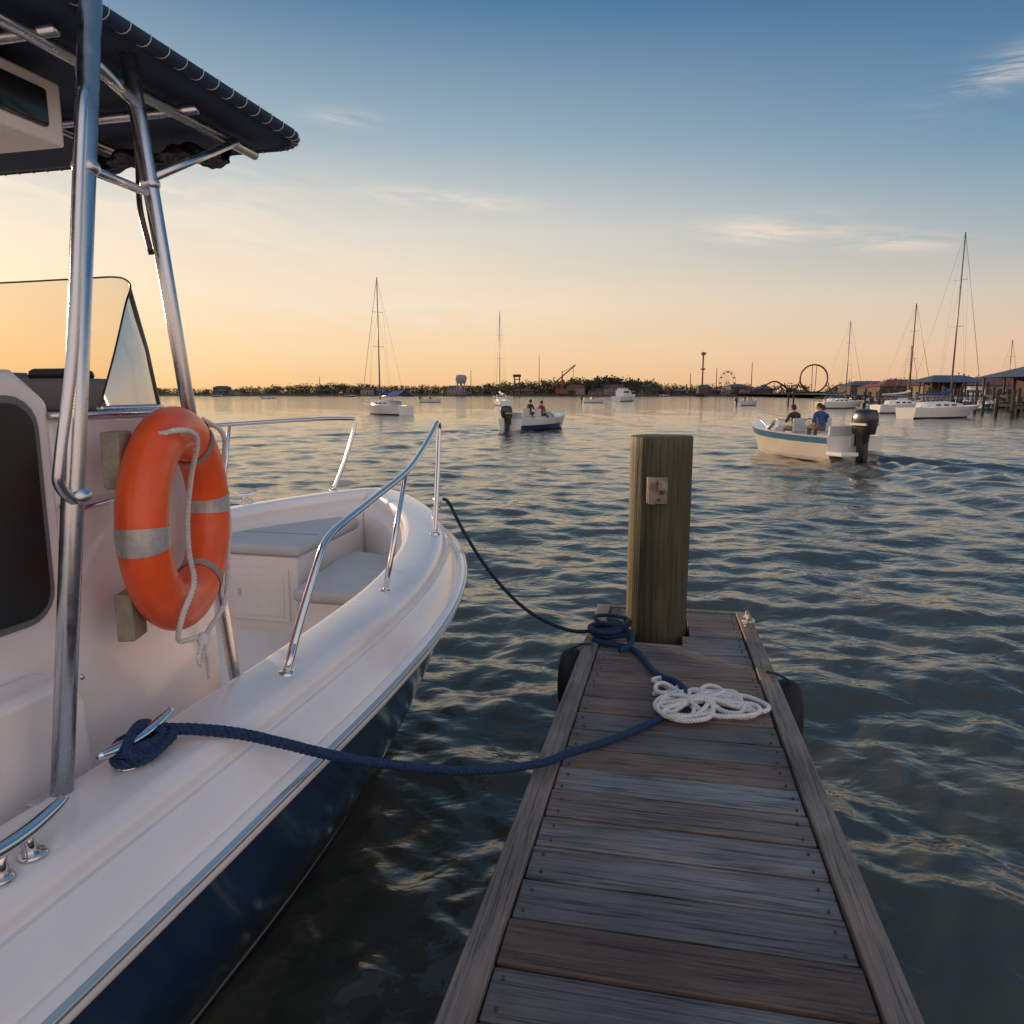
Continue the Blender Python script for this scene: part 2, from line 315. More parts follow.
# ------------------------------------------------------------------ dock
dock=empty('wooden_dock',(.391,1.51,.65),R(78.2))
def hw(s): return .557-.0168*s
PS,PY,PR=3.0,.107,.185
mb=MB(); s=3.38
while s>-3.5:
    bw=random.uniform(.158,.170); s0=s-bw; y=hw(s)-.092; dz=random.uniform(-.006,.004)
    def brd(y0,y1,sa,sb):
        q=.0015*random.uniform(-1,1); g_=random.uniform(0,.006)
        vs=[(sa+q,y0+g_,-.04+dz),(sb+q,y0+g_,-.04+dz),(sb-q,y1,-.04+dz),(sa-q,y1,-.04+dz)]; cup=random.uniform(-.002,.003)
        vs+=[(sa+q,y0+g_,dz+cup),(sb+q,y0+g_,dz),(sb-q,y1,dz+cup),(sa-q,y1,dz)]
        mb.add(vs,[(3,2,1,0),(4,5,6,7),(0,1,5,4),(1,2,6,5),(2,3,7,6),(3,0,4,7)],'deckw',False)
    if s0<PS+PR+.02 and s>PS-PR-.02:
        c=min(max(PS,s0),s); hwid=math.sqrt(max(0,(PR+.02)**2-(c-PS)**2))
        brd(-y,PY-hwid,s0,s); brd(PY+hwid,y,s0,s)
    else: brd(-y,y,s0,s)
    s=s0-random.uniform(.007,.013)
mb.build('deck_boards',dock,bevel=.004)
mb=MB(); L0,L1=-3.6,3.40
for sg in(-1,1):
    pts=[(L0,sg*hw(L0)),(L1,sg*hw(L1)),(L1,sg*(hw(L1)-.088)),(L0,sg*(hw(L0)-.088))]
    mb.prism(pts,'z',-.20,.012,'stringw')
mb.build('edge_stringers',dock,bevel=.006)
mb=MB(); mb.box((3.43,0,-.10),(.05,2*hw(3.4)+.02,.20),'stringw')
for yy in(-.3,0.0,.28): mb.box((-.1,yy,-.14),(6.9,.05,.18),'darkw')
for ss in(-3,-1,1.0,2.6):
    for sg in(-1,1): mb.cyl((ss,sg*(hw(ss)-.16),-1.6),(ss,sg*(hw(ss)-.16),-.21),.09,'darkw')
mb.build('frame',dock,bevel=.004)
mb=MB(); s=3.38
while s>-2:
    for sg in(-1,1):
        for q in(.04,.125):
            yy=sg*(hw(s)-.13+random.uniform(-.01,.01)); xx=s-q+random.uniform(-.008,.008)
            if abs(xx-PS)>PR+.03 or abs(yy-PY)>PR+.03: mb.cyl((xx,yy,-.003),(xx,yy,.0048),.0042,'dsteel',8)
    s-=.1735
mb.build('nail_heads',dock)
mb=MB(); rows=[]
def prf(a,z): return PR*(1+.012*math.sin(3*a+z*.7)+.008*math.sin(7*a+z*2.1)+.004*math.sin(23*a)-.03*math.exp(-((a-4.05-.03*math.sin(z*3))/.022)**2)-.025*math.exp(-((a-5.25-.02*math.sin(z*4))/.02)**2)-.02*math.exp(-((a-4.7-.02*math.sin(z*5))/.015)**2)*(z>1.0))
for i in range(60):
    z=-2.2+(4.04)*i/59
    rows.append([(prf(a,z)*math.cos(a),prf(a,z)*math.sin(a),z) for a in np.linspace(0,2*math.pi,180,endpoint=False)])
top=rows[-1]
for f,dz in((.985,.006),(.8,.009),(.5,.010),(.02,.010)): rows.append([(p[0]*f,p[1]*f,1.84+dz) for p in top])
mb.grid(rows,'pilew',closed=True)
pil=empty('mooring_piling',(.90,4.47,0),0); mb.build('post',pil)
mb=MB()
rt=Matrix.Rotation(R(-6),3,'Z')
mb.box((-.055,-.195,1.54),(.115,.055,.155),'rusty',rt); mb.box((-.090,-.225,1.54),(.040,.030,.155),'rusty',rt); mb.box((-.03,-.226,1.57),(.06,.016,.06),'rusty',rt)
mb.cyl((-.03,-.225,1.535),(-.03,-.246,1.535),.013,'dsteel'); mb.cyl((-.05,-.22,1.49),(-.05,-.238,1.49),.008,'dsteel')
mb.build('metal_bracket',pil,bevel=.005)
def d2w(sx_,sy,z=0):
    c,s_=math.cos(R(78.2)),math.sin(R(78.2)); return (.391+sx_*c-sy*s_,1.51+sx_*s_+sy*c,.65+z)
def tyre(s_,sg,zc):
    mb=MB(); Rr,rt=.115,.062
    rows=[]
    for i in range(48):
        a=2*math.pi*i/48; row=[]
        for j in range(20):
            t=2*math.pi*j/20; rad_=Rr+rt*math.copysign(abs(math.cos(t))**.8,math.cos(t)); th=.062*math.copysign(abs(math.sin(t))**.85,math.sin(t))
            if math.cos(t)>.6 and (i%2==0): rad_-=.006
            row.append((rad_*math.cos(a),th,rad_*math.sin(a)))
        rows.append(row)
    rows.append(rows[0]); mb.grid(rows,'rubber',closed=True)
    mb.rope([(-.03,0,.12),(-.03,0,.19),(-.03,-sg*.07,.225),(-.03,-sg*.12,.23)],.007,'grope',pitch=.03)
    p=d2w(s_,sg*(hw(s_)+.066),zc); mb.build('tyre_fender',None,loc=p,rotz=R(78.2))
tyre(2.55,1,-.20); tyre(2.3,-1,-.20)
def cleat(mb,c,Lh,k='steel',ang=0,s=1.0):
    ca,sa=math.cos(ang),math.sin(ang)
    def P(x,y,z): return (c[0]+x*ca-y*sa,c[1]+x*sa+y*ca,c[2]+z*s)
    pts=[P(-Lh/2,0,.066),P(-Lh*.35,0,.058),P(-Lh*.12,0,.050),P(Lh*.12,0,.050),P(Lh*.35,0,.058),P(Lh/2,0,.066)]
    p=cat(pts,5); n=len(p); mb.tube(p,[(.006+.0095*math.sin(math.pi*(i+.8)/(n+.6))**.6)*s for i in range(n)],k,12)
    for sx_ in(-1,1):
        mb.tube([P(sx_*Lh*.14,0,0),P(sx_*Lh*.12,0,.03),P(sx_*Lh*.10,0,.052)],[.017*s,.010*s,.011*s],k,12)
    for sx_ in(-1,1): mb.tube([P(sx_*Lh*.15,0,0),P(sx_*Lh*.15,0,.006)],[.026*s,.022*s],k,16)
mb=MB(); cleat(mb,(0,0,.0),.16,'steel2'); mb.rope(cat([(.02,.03,.02),(-.03,.02,.03),(-.02,-.03,.03),(.03,-.03,.03),(.02,.02,.045),(-.02,-.0,.06),(-.07,.02,.03)],6),.008,'wrope')
mb.build('dock_cleat',None,loc=d2w(3.12,-(hw(3.1)-.045),.013),rotz=R(78.2))
# ------------------------------------------------------------------ ropes
def spiral(cx,cy,z,r0,turns,rx=1,ry=1,jit=.015,rise=.02):
    out=[];n=int(turns*12)
    for i in range(n):
        a=2*math.pi*i/12; k=1+.22*math.sin(i*.45); out.append((cx+r0*k*rx*math.cos(a)+random.uniform(-jit,jit)*.5,cy+r0*k*ry*math.sin(a)+random.uniform(-jit,jit)*.5,z+rise*i/12))
    return out
zd=.670
mb=MB()
p=[(-.985,1.86,1.215),(-.93,1.88,1.205),(-.85,1.915,1.185),(-.76,1.96,1.150),(-.66,2.03,1.085),(-.55,2.10,1.015),(-.42,2.20,.935),(-.15,2.42,.790),(.10,2.64,.700),(.22,2.74,.690),(.40,2.88,zd+.004),(.60,3.05,zd),(.74,3.2,zd),(.83,3.34,zd+.01),(.82,3.50,zd+.01),(.75,3.62,zd),(.72,3.8,zd),(.70,3.96,zd),(.64,4.06,zd),(.55,4.10,zd),(.49,4.18,zd)]
p+=spiral(.585,4.22,zd+.012,.090,2.4,1.1,1.0,.010,.028)
p+=[(.69,4.12,.725),(.66,4.0,.695),(.60,3.96,.678)]
mb.rope(cat(p,6),.0165,'brope',pitch=.075,strands=4)
mb.build('blue_mooring_rope')
mb=MB()
p=[(-.474,5.02,1.385),(-.43,4.99,1.36),(-.32,4.90,1.17),(-.16,4.74,.96),(.04,4.56,.78),(.22,4.41,.70),(.38,4.29,.682),(.50,4.20,.72),(.60,4.14,.75),(.69,4.2,.75)]
p+=[(.70,4.32,.75),(.60,4.36,.76),(.50,4.3,.77),(.53,4.18,.77),(.64,4.15,.77),(.70,4.22,.77)]
mb.rope(cat(p,6),.0125,'grope',pitch=.06,strands=3)
mb.build('bow_mooring_rope')
# white rope: a loosely thrown hank, rotating figure-eights with a few round turns
mb=MB(); p=[]
cx,cy=.88,3.25; nc=8; steps=18
for i in range(nc*steps):
    t=2*math.pi*i/steps; c=i/steps; A=.215+.045*math.sin(c*2.3+1)+.02*math.sin(c*5.1); B=.085+.03*math.sin(c*1.7); ph=-.25+1.15*math.sin(c*.85)+.10*c
    x=A*math.sin(t)+.02*math.sin(c*3.1); y=B*math.sin(2*t+.5*math.sin(c*2))+.03*math.cos(t+c)
    xx=x*math.cos(ph)-y*math.sin(ph); yy=(x*math.sin(ph)+y*math.cos(ph))*.95; rad_=math.hypot(x,y)
    p.append((cx+xx,cy+yy,zd+.002+.008*(i%(3*steps))/steps*.6+.030*max(0,1-rad_/.14)*(c/nc)+.010*abs(math.sin(i*.9))))
e=p[-1]
p+=[(e[0]-.06,e[1]+.08,zd),(cx-.12,cy+.22,zd),(cx-.17,cy+.30,zd),(cx-.11,cy+.33,zd),(cx-.05,cy+.26,zd),(cx-.10,cy+.16,zd),(cx-.20,cy+.13,zd)]
mb.rope(cat(p,4),.0115,'wrope',pitch=.045,strands=3,n=6)
mb.build('white_rope_coil')
# ------------------------------------------------------------------ moored boat
BO=(-2.01,2.06,0); BR=R(76.1)
def b2w(u,v,z=0): return (BO[0]+u*math.cos(BR)-v*math.sin(BR),BO[1]+u*math.sin(BR)+v*math.cos(BR),z)
boat=empty('moored_motorboat',BO,BR)
rub=cat([(-4.2,-1.20),(-3,-1.25),(-1.5,-1.31),(0,-1.335),(1.0,-1.35),(1.8,-1.31),(2.4,-1.20),(2.9,-1.03),(3.35,-.80),(3.75,-.50),(4.0,-.22),(4.08,0)],6)
wl=cat([(-4.2,-.98),(-3,-.97),(-1.5,-.94),(0,-.91),(1.0,-.885),(1.8,-.80),(2.3,-.66),(2.65,-.50),(2.95,-.33),(3.15,-.18),(3.28,-.06),(3.33,0)],6)
rub=np.array(rub); wl=np.array(wl); n_=len(rub)
tg=np.gradient(rub,axis=0); tg[-1]=(0,1); tg/=np.linalg.norm(tg,axis=1)[:,None]; inw=np.stack([-tg[:,1],tg[:,0]],1)
def sheer(u): return np.interp(u,[-4.2,-1,0,1.5,2.5,3.3,4.1],[1.12,1.14,1.15,1.195,1.255,1.31,1.36])
def ring_at(i,inset,dz,absz=None):
    p=rub[i]+inw[i]*inset; v=min(p[1],0.0)
    return (p[0],v,(sheer(rub[i][0])+dz) if absz is None else absz)
def strip(mb,prof,k):
    for sg in(1,-1):
        rows=[]
        for i in range(n_):
            rows.append([(p[0],p[1]*sg,p[2]) for p in [q(i) for q in prof]])
        mb.grid(rows,k,flip=(sg<0))
def HP(f,bul=0):
    def fn(i):
        a=wl[i]; b_=rub[i]+inw[i]*.035; zt=sheer(rub[i][0])-.245; s_=f**1.15 if i>n_*.5 else f
        p=a+(b_-a)*s_; return (p[0],min(0,p[1]-bul*math.sin(math.pi*f)*(1 if i<n_-6 else 0)),f*zt)
    return fn
def RP(inset,dz,absz=None): return lambda i: ring_at(i,inset,dz,absz)
mb=MB()
strip(mb,[lambda i:(wl[i][0],0,-.45 if i<n_-8 else -.45+.45*(i-(n_-8))/8),lambda i:(wl[i][0],wl[i][1]*.93,-.12),HP(0),HP(.10)],'bottom')
strip(mb,[HP(.10),HP(.118),HP(.13)],'stripe')
strip(mb,[HP(.13),HP(.25,.03),HP(.4,.035),HP(.5,.035),HP(.62,.03),HP(.75,.02),HP(.88,.01),HP(1.0)],'navy')
mb.add([(-4.2,-1.2,.9),(-4.2,1.2,.9),(-4.2,.98,0),(-4.2,-.98,0),(-4.2,0,-.45)],[(0,1,2,4,3)],'navy',False)
mb.build('hull',boat)
mb=MB()
strip(mb,[RP(.036,-.245),RP(.018,-.243),RP(.004,-.238)],'gel'); strip(mb,[RP(.004,-.238),RP(.0,-.230),RP(.0,-.218),RP(.004,-.210)],'gel')
strip(mb,[RP(.006,-.212),RP(-.006,-.206),RP(-.011,-.198),RP(-.006,-.190),RP(.006,-.186)],'rub')
mb.build('rub_rail',boat)
mb=MB()
G=lambda *a: strip(mb,list(a),'gel')
G(RP(.004,-.190),RP(.010,-.180),RP(.028,-.172)); G(RP(.028,-.172),RP(.038,-.172))
G(RP(.038,-.172),RP(.060,-.130),RP(.085,-.095),RP(.100,-.078),RP(.104,-.070)); G(RP(.104,-.070),RP(.120,-.075)); G(RP(.120,-.075),RP(.125,-.045),RP(.136,-.018),RP(.152,-.004),RP(.170,.0),RP(.22,.007),RP(.33,.010),RP(.345,.007),RP(.360,-.002),RP(.372,-.02),RP(.376,-.05))
strip(mb,[RP(.376,-.05),RP(.378,-.09),RP(.385,-.12),RP(.42,-.14),RP(.43,-.17),RP(.44,0,.62)],'gelin')
mb.build('gunwale_cap',boat)
mb=MB()
dk=[(-4.1,-.8),(0,-.9),(1.2,-.92),(2.0,-.88),(2.6,-.70),(3.1,-.48),(3.45,-.22),(3.55,0)]
poly=dk+[(p[0],-p[1]) for p in dk[::-1][1:]]
mb.prism(poly,'z',.45,.63,'gelin')
mb.build('cockpit_deck',boat)
def inner(u,ins=.46):
    k=np.interp(u,rub[:,0],-rub[:,1]); return max(.0,k-ins)
mb=MB()
us=np.linspace(2.47,3.52,9)
polyT=[(2.47,-.10),(2.47,inner(2.47))]+[(u,inner(u)) for u in us[1:]]+[(3.60,.18),(3.56,-.02)]
mb.prism(polyT,'z',.6,1.105,'gelin')
mb.prism([(2.15,-.28),(2.15,-inner(2.15)+.0)]+[(u,-inner(u)) for u in np.linspace(2.3,3.2,6)]+[(3.4,-.10),(2.9,-.12)],'z',.6,.93,'gelin')
mb.build('seat_boxes',boat,bevel=.02)
mb=MB()
polyC=[(2.45,-.13),(2.45,inner(2.47)-.05)]+[(u,inner(u)-.05) for u in us[1:]]+[(3.55,.15),(3.5,-.03)]
mb.prism(polyC,'z',1.108,1.178,'vinyl')
mb.prism([(2.12,-.26),(2.12,-inner(2.12)+.03)]+[(u,-inner(u)+.03) for u in np.linspace(2.3,3.1,6)]+[(3.2,-.14),(2.9,-.14)],'z',.933,1.003,'vinyl')
mb.build('cushions',boat,bevel=.026,seg=3,ang=35)
mb=MB()
def seam(poly,z):
    q=cat([(x,y,z) for x,y in poly]+[(*poly[0],z)],3); mb.tube(q,.004,'strap',5)
cmx=sum(p[0] for p in polyC)/len(polyC); cmy=sum(p[1] for p in polyC)/len(polyC)
mb.tube([(2.47+.35,-.06,1.179),(2.47+.35,inner(2.82)-.09,1.179)],.0035,'strap',5)
for y0,w_ in((.16,.40),(.60,.32)):
    mb.box((2.464,y0,.86),(.010,w_,.34),'gelin'); mb.box((2.459,y0,.86),(.010,w_-.07,.27),'gelin')
mb.box((2.452,.30,.87),(.012,.022,.05),'steel')
mb.build('locker_door',boat,bevel=.005)
mb=MB()
prof=[(-.95,.6),(-.95,1.75),(-.72,2.02),(-.45,2.15),(.02,2.16),(.12,2.08),(.12,.6)]
mb.prism(prof,'y',-.78,.78,'gel')
o=len(mb.v); mb.prism([(.10,.6),(.10,2.045),(.78,2.045),(.85,1.98),(.95,.6)],'y',-.775,.775,'gel')
for i in range(o,len(mb.v)):
    x,y,z=mb.v[i]; mb.v[i]=(x,y*np.interp(x,[.1,.95],[1,.855]),z)
mb.prism([(-.95,.6),(-.95,1.38),(-.02,1.38),(.03,1.30),(.05,.6)],'y',-.90,-.77,'gel')
mb.build('console',boat,bevel=.03,seg=4)
def cvv(u): return .775*np.interp(u,[.1,.95],[1,.855])
def rpoly(x0,z0,x1,z1,r,n=5):
    out=[]
    for cx_,cz_,a0 in((x1-r,z1-r,0),(x0+r,z1-r,90),(x0+r,z0+r,180),(x1-r,z0+r,270)):
        for i in range(n+1):
            a=R(a0+90*i/n); out.append((cx_+r*math.cos(a),cz_+r*math.sin(a)))
    return out
mb=MB()
mb.prism(rpoly(-.62,1.50,.065,2.095,.085),'y',-.788,-.775,'grey'); mb.prism(rpoly(-.60,1.52,.045,2.075,.07),'y',-.796,-.78,'smoke')
mb.build('side_window',boat,bevel=.003)
mb=MB(); mb.tube([(.10,-.79,2.040),(.40,-cvv(.4)-.012,2.04),(.70,-cvv(.7)-.012,2.038),(.80,-cvv(.8)-.01,2.01)],.011,'alu')
mb.tube(cat([(.12,-.78,1.795),(.12,-.835,1.795),(.17,-.84,1.795),(.32,-.815,1.80),(.35,-.76,1.80)],5),.009,'steel')
for z in(1.70,1.30,.95):
    for u in(.14,.82): mb.cyl((u,-cvv(u)+.004,z),(u,-cvv(u)-.004,z),.008,'steel',10)
mb.build('console_trim_rail',boat)
mb=MB()
mb.box((.52,-.52,2.095),(.36,.24,.10),'grey'); mb.box((.50,.05,2.11),(.30,.8,.11),'grey'); mb.box((.42,-.52,2.155),(.12,.16,.04),'black'); mb.box((-.05,-.35,2.20),(.35,.4,.09),'gel')
mb.build('dash_pod',boat,bevel=.02)
mb=MB(); rows=[]
cps=[(.33,-.735,2.055,.33,-.735,2.057),(.45,-.715,2.055,.445,-.70,2.22),(.58,-.695,2.055,.55,-.665,2.38),(.66,-.675,2.055,.60,-.645,2.435),(.71,-.64,2.055,.63,-.61,2.465),(.76,-.56,2.055,.665,-.53,2.485),(.79,-.4,2.055,.695,-.37,2.49),(.80,0,2.055,.71,0,2.49)]
cps=cps+[(a,-b_,c,d,-e_,f) for a,b_,c,d,e_,f in cps[::-1][1:]]
for c in cps: rows.append([c[:3],tuple((np.array(c[:3])+np.array(c[3:]))/2+np.array([.01,0,0])),c[3:]])
mb.grid(rows,'tint'); mb.build('windscreen',boat,fixn=False)
mb=MB(); mb.tube(cat([c[3:] for c in cps],4),.0032,'black',8)
mb.tube(cat([c[:3] for c in cps],4),.009,'alu',8)
for i in(3,11): mb.tube([cps[i][:3],tuple((np.array(cps[i][:3])+np.array(cps[i][3:]))/2+np.array([.01,0,0])),cps[i][3:]],.0035,'grey',6)
mb.build('windscreen_trim',boat)
# T-top
mb=MB()
mb.tube([(-.21,-1.0,.95),(-.07,-1.03,2.0),(.07,-1.05,3.0)],.025,'alu',20)
mb.tube([(.31,-.94,3.0),(.60,-.835,2.03),(.93,-.715,.93),(1.03,-.68,.63)],.022,'alu',20)
mb.tube([(-.21,1.0,.95),(.07,1.05,3.0)],.025,'alu',16); mb.tube([(.31,.94,3.0),(1.03,.68,.63)],.022,'alu',16)
mb.tube(cat([(.035,-1.045,2.80),(-.01,-1.075,2.74),(-.04,-1.08,2.60),(-.10,-1.075,2.2),(-.15,-1.06,1.95),(-.145,-1.05,1.89),(-.085,-1.035,1.84)],6),.0125,'alu',12)
mb.tube([(.06,-1.05,2.86),(.34,-.93,2.88)],.015,'alu',12)
mb.tube([(-1.5,-.86,2.95),(1.02,-.86,2.95)],.018,'alu',14); mb.tube([(-1.5,.86,2.95),(1.02,.86,2.95)],.018,'alu',14)
mb.tube([(-1.5,-.35,2.97),(1.02,-.35,2.97)],.014,'alu',12); mb.tube([(-1.5,.35,2.97),(1.02,.35,2.97)],.014,'alu',12)
for u in(-1.5,-.75,.1,.62): mb.tube([(u,-.92,2.962),(u,.92,2.962)],.015,'alu',12)
mb.tube([(.40,-.90,2.70),(.88,-.88,2.95)],.013,'alu',12)
mb.tube([(.0,-1.04,2.62),(.37,-.915,2.66)],.012,'alu',12)
for a,r_ in(((.02,-1.043,2.62),.031),((.405,-.905,2.69),.028),((-.08,-1.034,1.86),.031)): mb.sph(a,(r_,r_,r_*.8),'alu',14,8)
mb.build('t_top_frame',boat)
mb=MB(); mb.box((-.20,-.985,1.11),(.10,.03,.10),'alu'); mb.box((.98,-.70,.82),(.10,.05,.12),'alu'); mb.box((.945,-.712,.90),(.06,.06,.05),'alu')
for q in(-.03,.03): mb.cyl((-.20+q,-1.0,1.11),(-.20+q,-1.008,1.11),.008,'steel')
mb.build('leg_clamps',boat,bevel=.006)
mb=MB()
pc=rpoly(-1.75,-1.0,1.13,1.0,.12,6); cx_=-.31
def crown(x,y): return .06*(1-(y/1.0)**2)*(1-((x+.31)/1.44)**2)
rows=[[(cx_+(x-cx_)*f,y*f,2.990) for x,y in pc] for f in(.02,.5,.97)]+[[(x,y,3.0) for x,y in pc],[(x,y,3.035) for x,y in pc]]+[[(cx_+(x-cx_)*f,y*f,3.045+crown(cx_+(x-cx_)*f,y*f)) for x,y in pc] for f in(.97,.6,.02)]
mb.grid(rows,'canvas',closed=True); mb.build('canopy',boat)
mb=MB(); rim=[(x*1.004,y*1.006,3.012) for x,y in pc]; dense=[]
for i in range(len(rim)):
    a=np.array(rim[i]); b_=np.array(rim[(i+1)%len(rim)]); k=max(1,int(np.linalg.norm(b_-a)/.07))
    for j in range(k): dense.append(a+(b_-a)*j/k)
mb.tube(dense,.019,'canvas',12,closed=True)
mb.build('canopy_rim',boat)
mb=MB()
for i,p in enumerate(dense):
    q=dense[(i+1)%len(dense)]; t=(q-p)/max(np.linalg.norm(q-p),1e-6); nrm=np.array([t[1],-t[0],0])
    if (nrm[0]*(p[0]+.33)+nrm[1]*p[1])<0: nrm=-nrm
    path=[p+nrm*(.0205*math.cos(a))+np.array([0,0,.0205*math.sin(a)])+t*.012*(a/1.6) for a in np.linspace(-2.2,.9,6)]
    mb.tube(path,.0016,'tape',5)
mb.build('canopy_lacing',boat)
mb=MB(); mb.box((.10,-.12,2.87),(.50,1.12,.17),'gel'); mb.box((-.155,-.12,2.87),(.02,.95,.11),'black'); mb.box((.10,-.685,2.87),(.38,.02,.10),'black')
mb.build('electronics_box',boat,bevel=.02)
mb=MB(); rows=[]
for i in range(50):
    v=-.82+.55*i/49; rows.append([(.90+(.030+.010*math.sin(i*.9+j*2.0)+.008*math.sin(i*.37+j))*math.cos(2*math.pi*j/16)+.01*math.sin(i*.3), v, 2.925-.010*math.sin(i*.33)+(.030+.008*math.sin(i*.7+j*1.4))*math.sin(2*math.pi*j/16)) for j in range(16)])
mb.grid(rows,'smoke',closed=True); mb.build('rolled_curtain',boat)
mb=MB(); mb.tube(cat([(.36,-.90,2.93),(.42,-.86,2.86),(.44,-.84,2.74),(.40,-.87,2.62),(.42,-.88,2.5)],6),.008,'black',8); mb.build('antenna_cable',boat)
mb=MB()
def rail(sg,top,posts,r=.0145):
    mb.tube([(p[0],p[1]*sg,p[2]) for p in cat(top,8)],r,'steel',14)
    for a,b_ in posts:
        mb.tube([(a[0],a[1]*sg,a[2]),(b_[0],b_[1]*sg,b_[2])],r*.9,'steel',12)
        mb.tube([(a[0],a[1]*sg,a[2]-.012),(a[0],a[1]*sg,a[2]+.010)],[.034,.024],'steel',16)
rail(-1,[(.60,1.14,1.165),(.70,1.135,1.30),(.86,1.13,1.49),(.96,1.12,1.56),(1.12,1.115,1.60),(1.5,1.09,1.655),(1.92,1.06,1.72),(2.3,1.0,1.80),(2.60,.955,1.89),(2.72,.935,1.925),(2.79,.92,1.91),(2.80,.915,1.85),(2.72,.93,1.6),(2.60,.95,1.26)],[((1.55,1.085,1.20),(1.90,1.06,1.715)),((.60,1.14,1.17),(.66,1.138,1.25)),((2.60,.95,1.27),(2.61,.95,1.29))])
rail(1,[(1.2,1.12,1.2),(1.4,1.12,1.5),(1.7,1.10,1.72),(2.4,1.0,1.86),(3.0,.78,1.88),(3.6,.46,1.90),(3.92,.27,1.90),(3.99,.22,1.86),(3.90,.26,1.6),(3.78,.32,1.34)],[((3.0,.78,1.29),(3.1,.75,1.885)),((2.1,1.04,1.24),(2.2,1.03,1.82)),((3.78,.32,1.34),(3.79,.32,1.36))])
mb.build('bow_rails',boat)
mb=MB(); cleat(mb,(0.0,-1.07,1.158),.27,ang=R(2),s=1.15); cleat(mb,(-.43,-1.14,1.150),.27,ang=R(2),s=1.15); cleat(mb,(3.24,-.74,1.315),.16,ang=R(35)); cleat(mb,(3.24,.74,1.315),.16,ang=R(-35))
mb.build('deck_cleats',boat)
mb=MB()
wr=[]
for tz,(r1,r2,z) in enumerate(((.062,.044,1.176),(.070,.050,1.180),(.060,.046,1.204),(.070,.040,1.206))):
    for j in range(10):
        a=2*math.pi*j/10; wr.append((r1*math.cos(a)+.004*math.sin(j*2+tz),-1.07-.004+r2*math.sin(a),z+.002*j/10*3+.003*math.sin(j*1.7+tz)))
wr+=[(.06,-1.05,1.225),(.0,-1.07,1.245),(-.06,-1.09,1.225),(-.06,-1.11,1.20),(.0,-1.125,1.195),(.05,-1.13,1.20),(.07,-1.12,1.21)]
mb.rope(cat(wr,5),.0135,'brope',pitch=.07,strands=4); mb.build('cleat_hitch',boat)
# ------------------------------------------------------------------ life ring
rgp=b2w(.44,-.895); rg=empty('life_ring',(rgp[0],rgp[1],1.715),BR+R(17.5)); cu,cv,cz=0,0,0
def rpnt(du,dz,off): return (cu+du,cv-off,cz+dz)
RR,RT=.268,.079
def toro(mb,R0,a0,a1,r,k,n=40):
    rows=[]
    for i in range(n+1):
        a=a0+(a1-a0)*i/n; rows.append([(cu+(R0+r*math.cos(t))*math.cos(a),cv+r*.84*math.sin(t),cz+(R0+r*math.cos(t))*math.sin(a)) for t in np.linspace(0,2*math.pi,24,endpoint=False)])
    mb.grid(rows,k,closed=True)
mb=MB(); toro(mb,RR,0,2*math.pi,RT,'orange',72); mb.build('buoy_ring',rg)
mb=MB()
for a in (2,182): toro(mb,RR,R(a-6.5),R(a+6.5),RT+.002,'tape',8)
mb.build('reflective_bands',rg)
mb=MB()
for a in (58,-58): toro(mb,RR,R(a-3.5),R(a+3.5),RT+.0035,'strap',6)
mb.box((-.19,.085,.20),(.09,.05,.16),'strap'); mb.box((-.19,.085,-.25),(.09,.05,.14),'strap'); mb.box((.20,.07,.22),(.07,.04,.12),'strap'); mb.box((.18,.07,-.26),(.07,.04,.12),'strap')
mb.build('holder_straps',rg,bevel=.006)
mb=MB()
mb.rope(cat([rpnt(-.19,.27,.03),rpnt(-.15,.28,.08),rpnt(-.06,.25,.09),rpnt(.01,.13,.04),rpnt(.01,.0,.02),rpnt(-.05,-.10,.04),rpnt(-.15,-.17,.085),rpnt(-.23,-.25,.075),rpnt(-.20,-.33,.05),rpnt(-.12,-.35,.08),rpnt(-.10,-.42,.09),rpnt(-.06,-.50,.08)],8),.0085,'wrope',pitch=.04)
mb.rope(cat([rpnt(.20,.30,.02),rpnt(.31,.24,.05),rpnt(.375,.10,.02),rpnt(.38,-.08,.03),rpnt(.34,-.20,.03),rpnt(.22,-.33,.05),rpnt(.05,-.375,.05),rpnt(-.12,-.36,.09)],8),.0085,'wrope',pitch=.04)
mb.sph(rpnt(-.12,-.355,.09),(.02,.02,.024),'wrope')
mb.rope(cat([rpnt(-.13,-.36,.09),rpnt(-.17,-.40,.09),rpnt(-.15,-.42,.09),rpnt(-.11,-.37,.09)],5),.007,'wrope',pitch=.04)
mb.build('grab_line',rg)
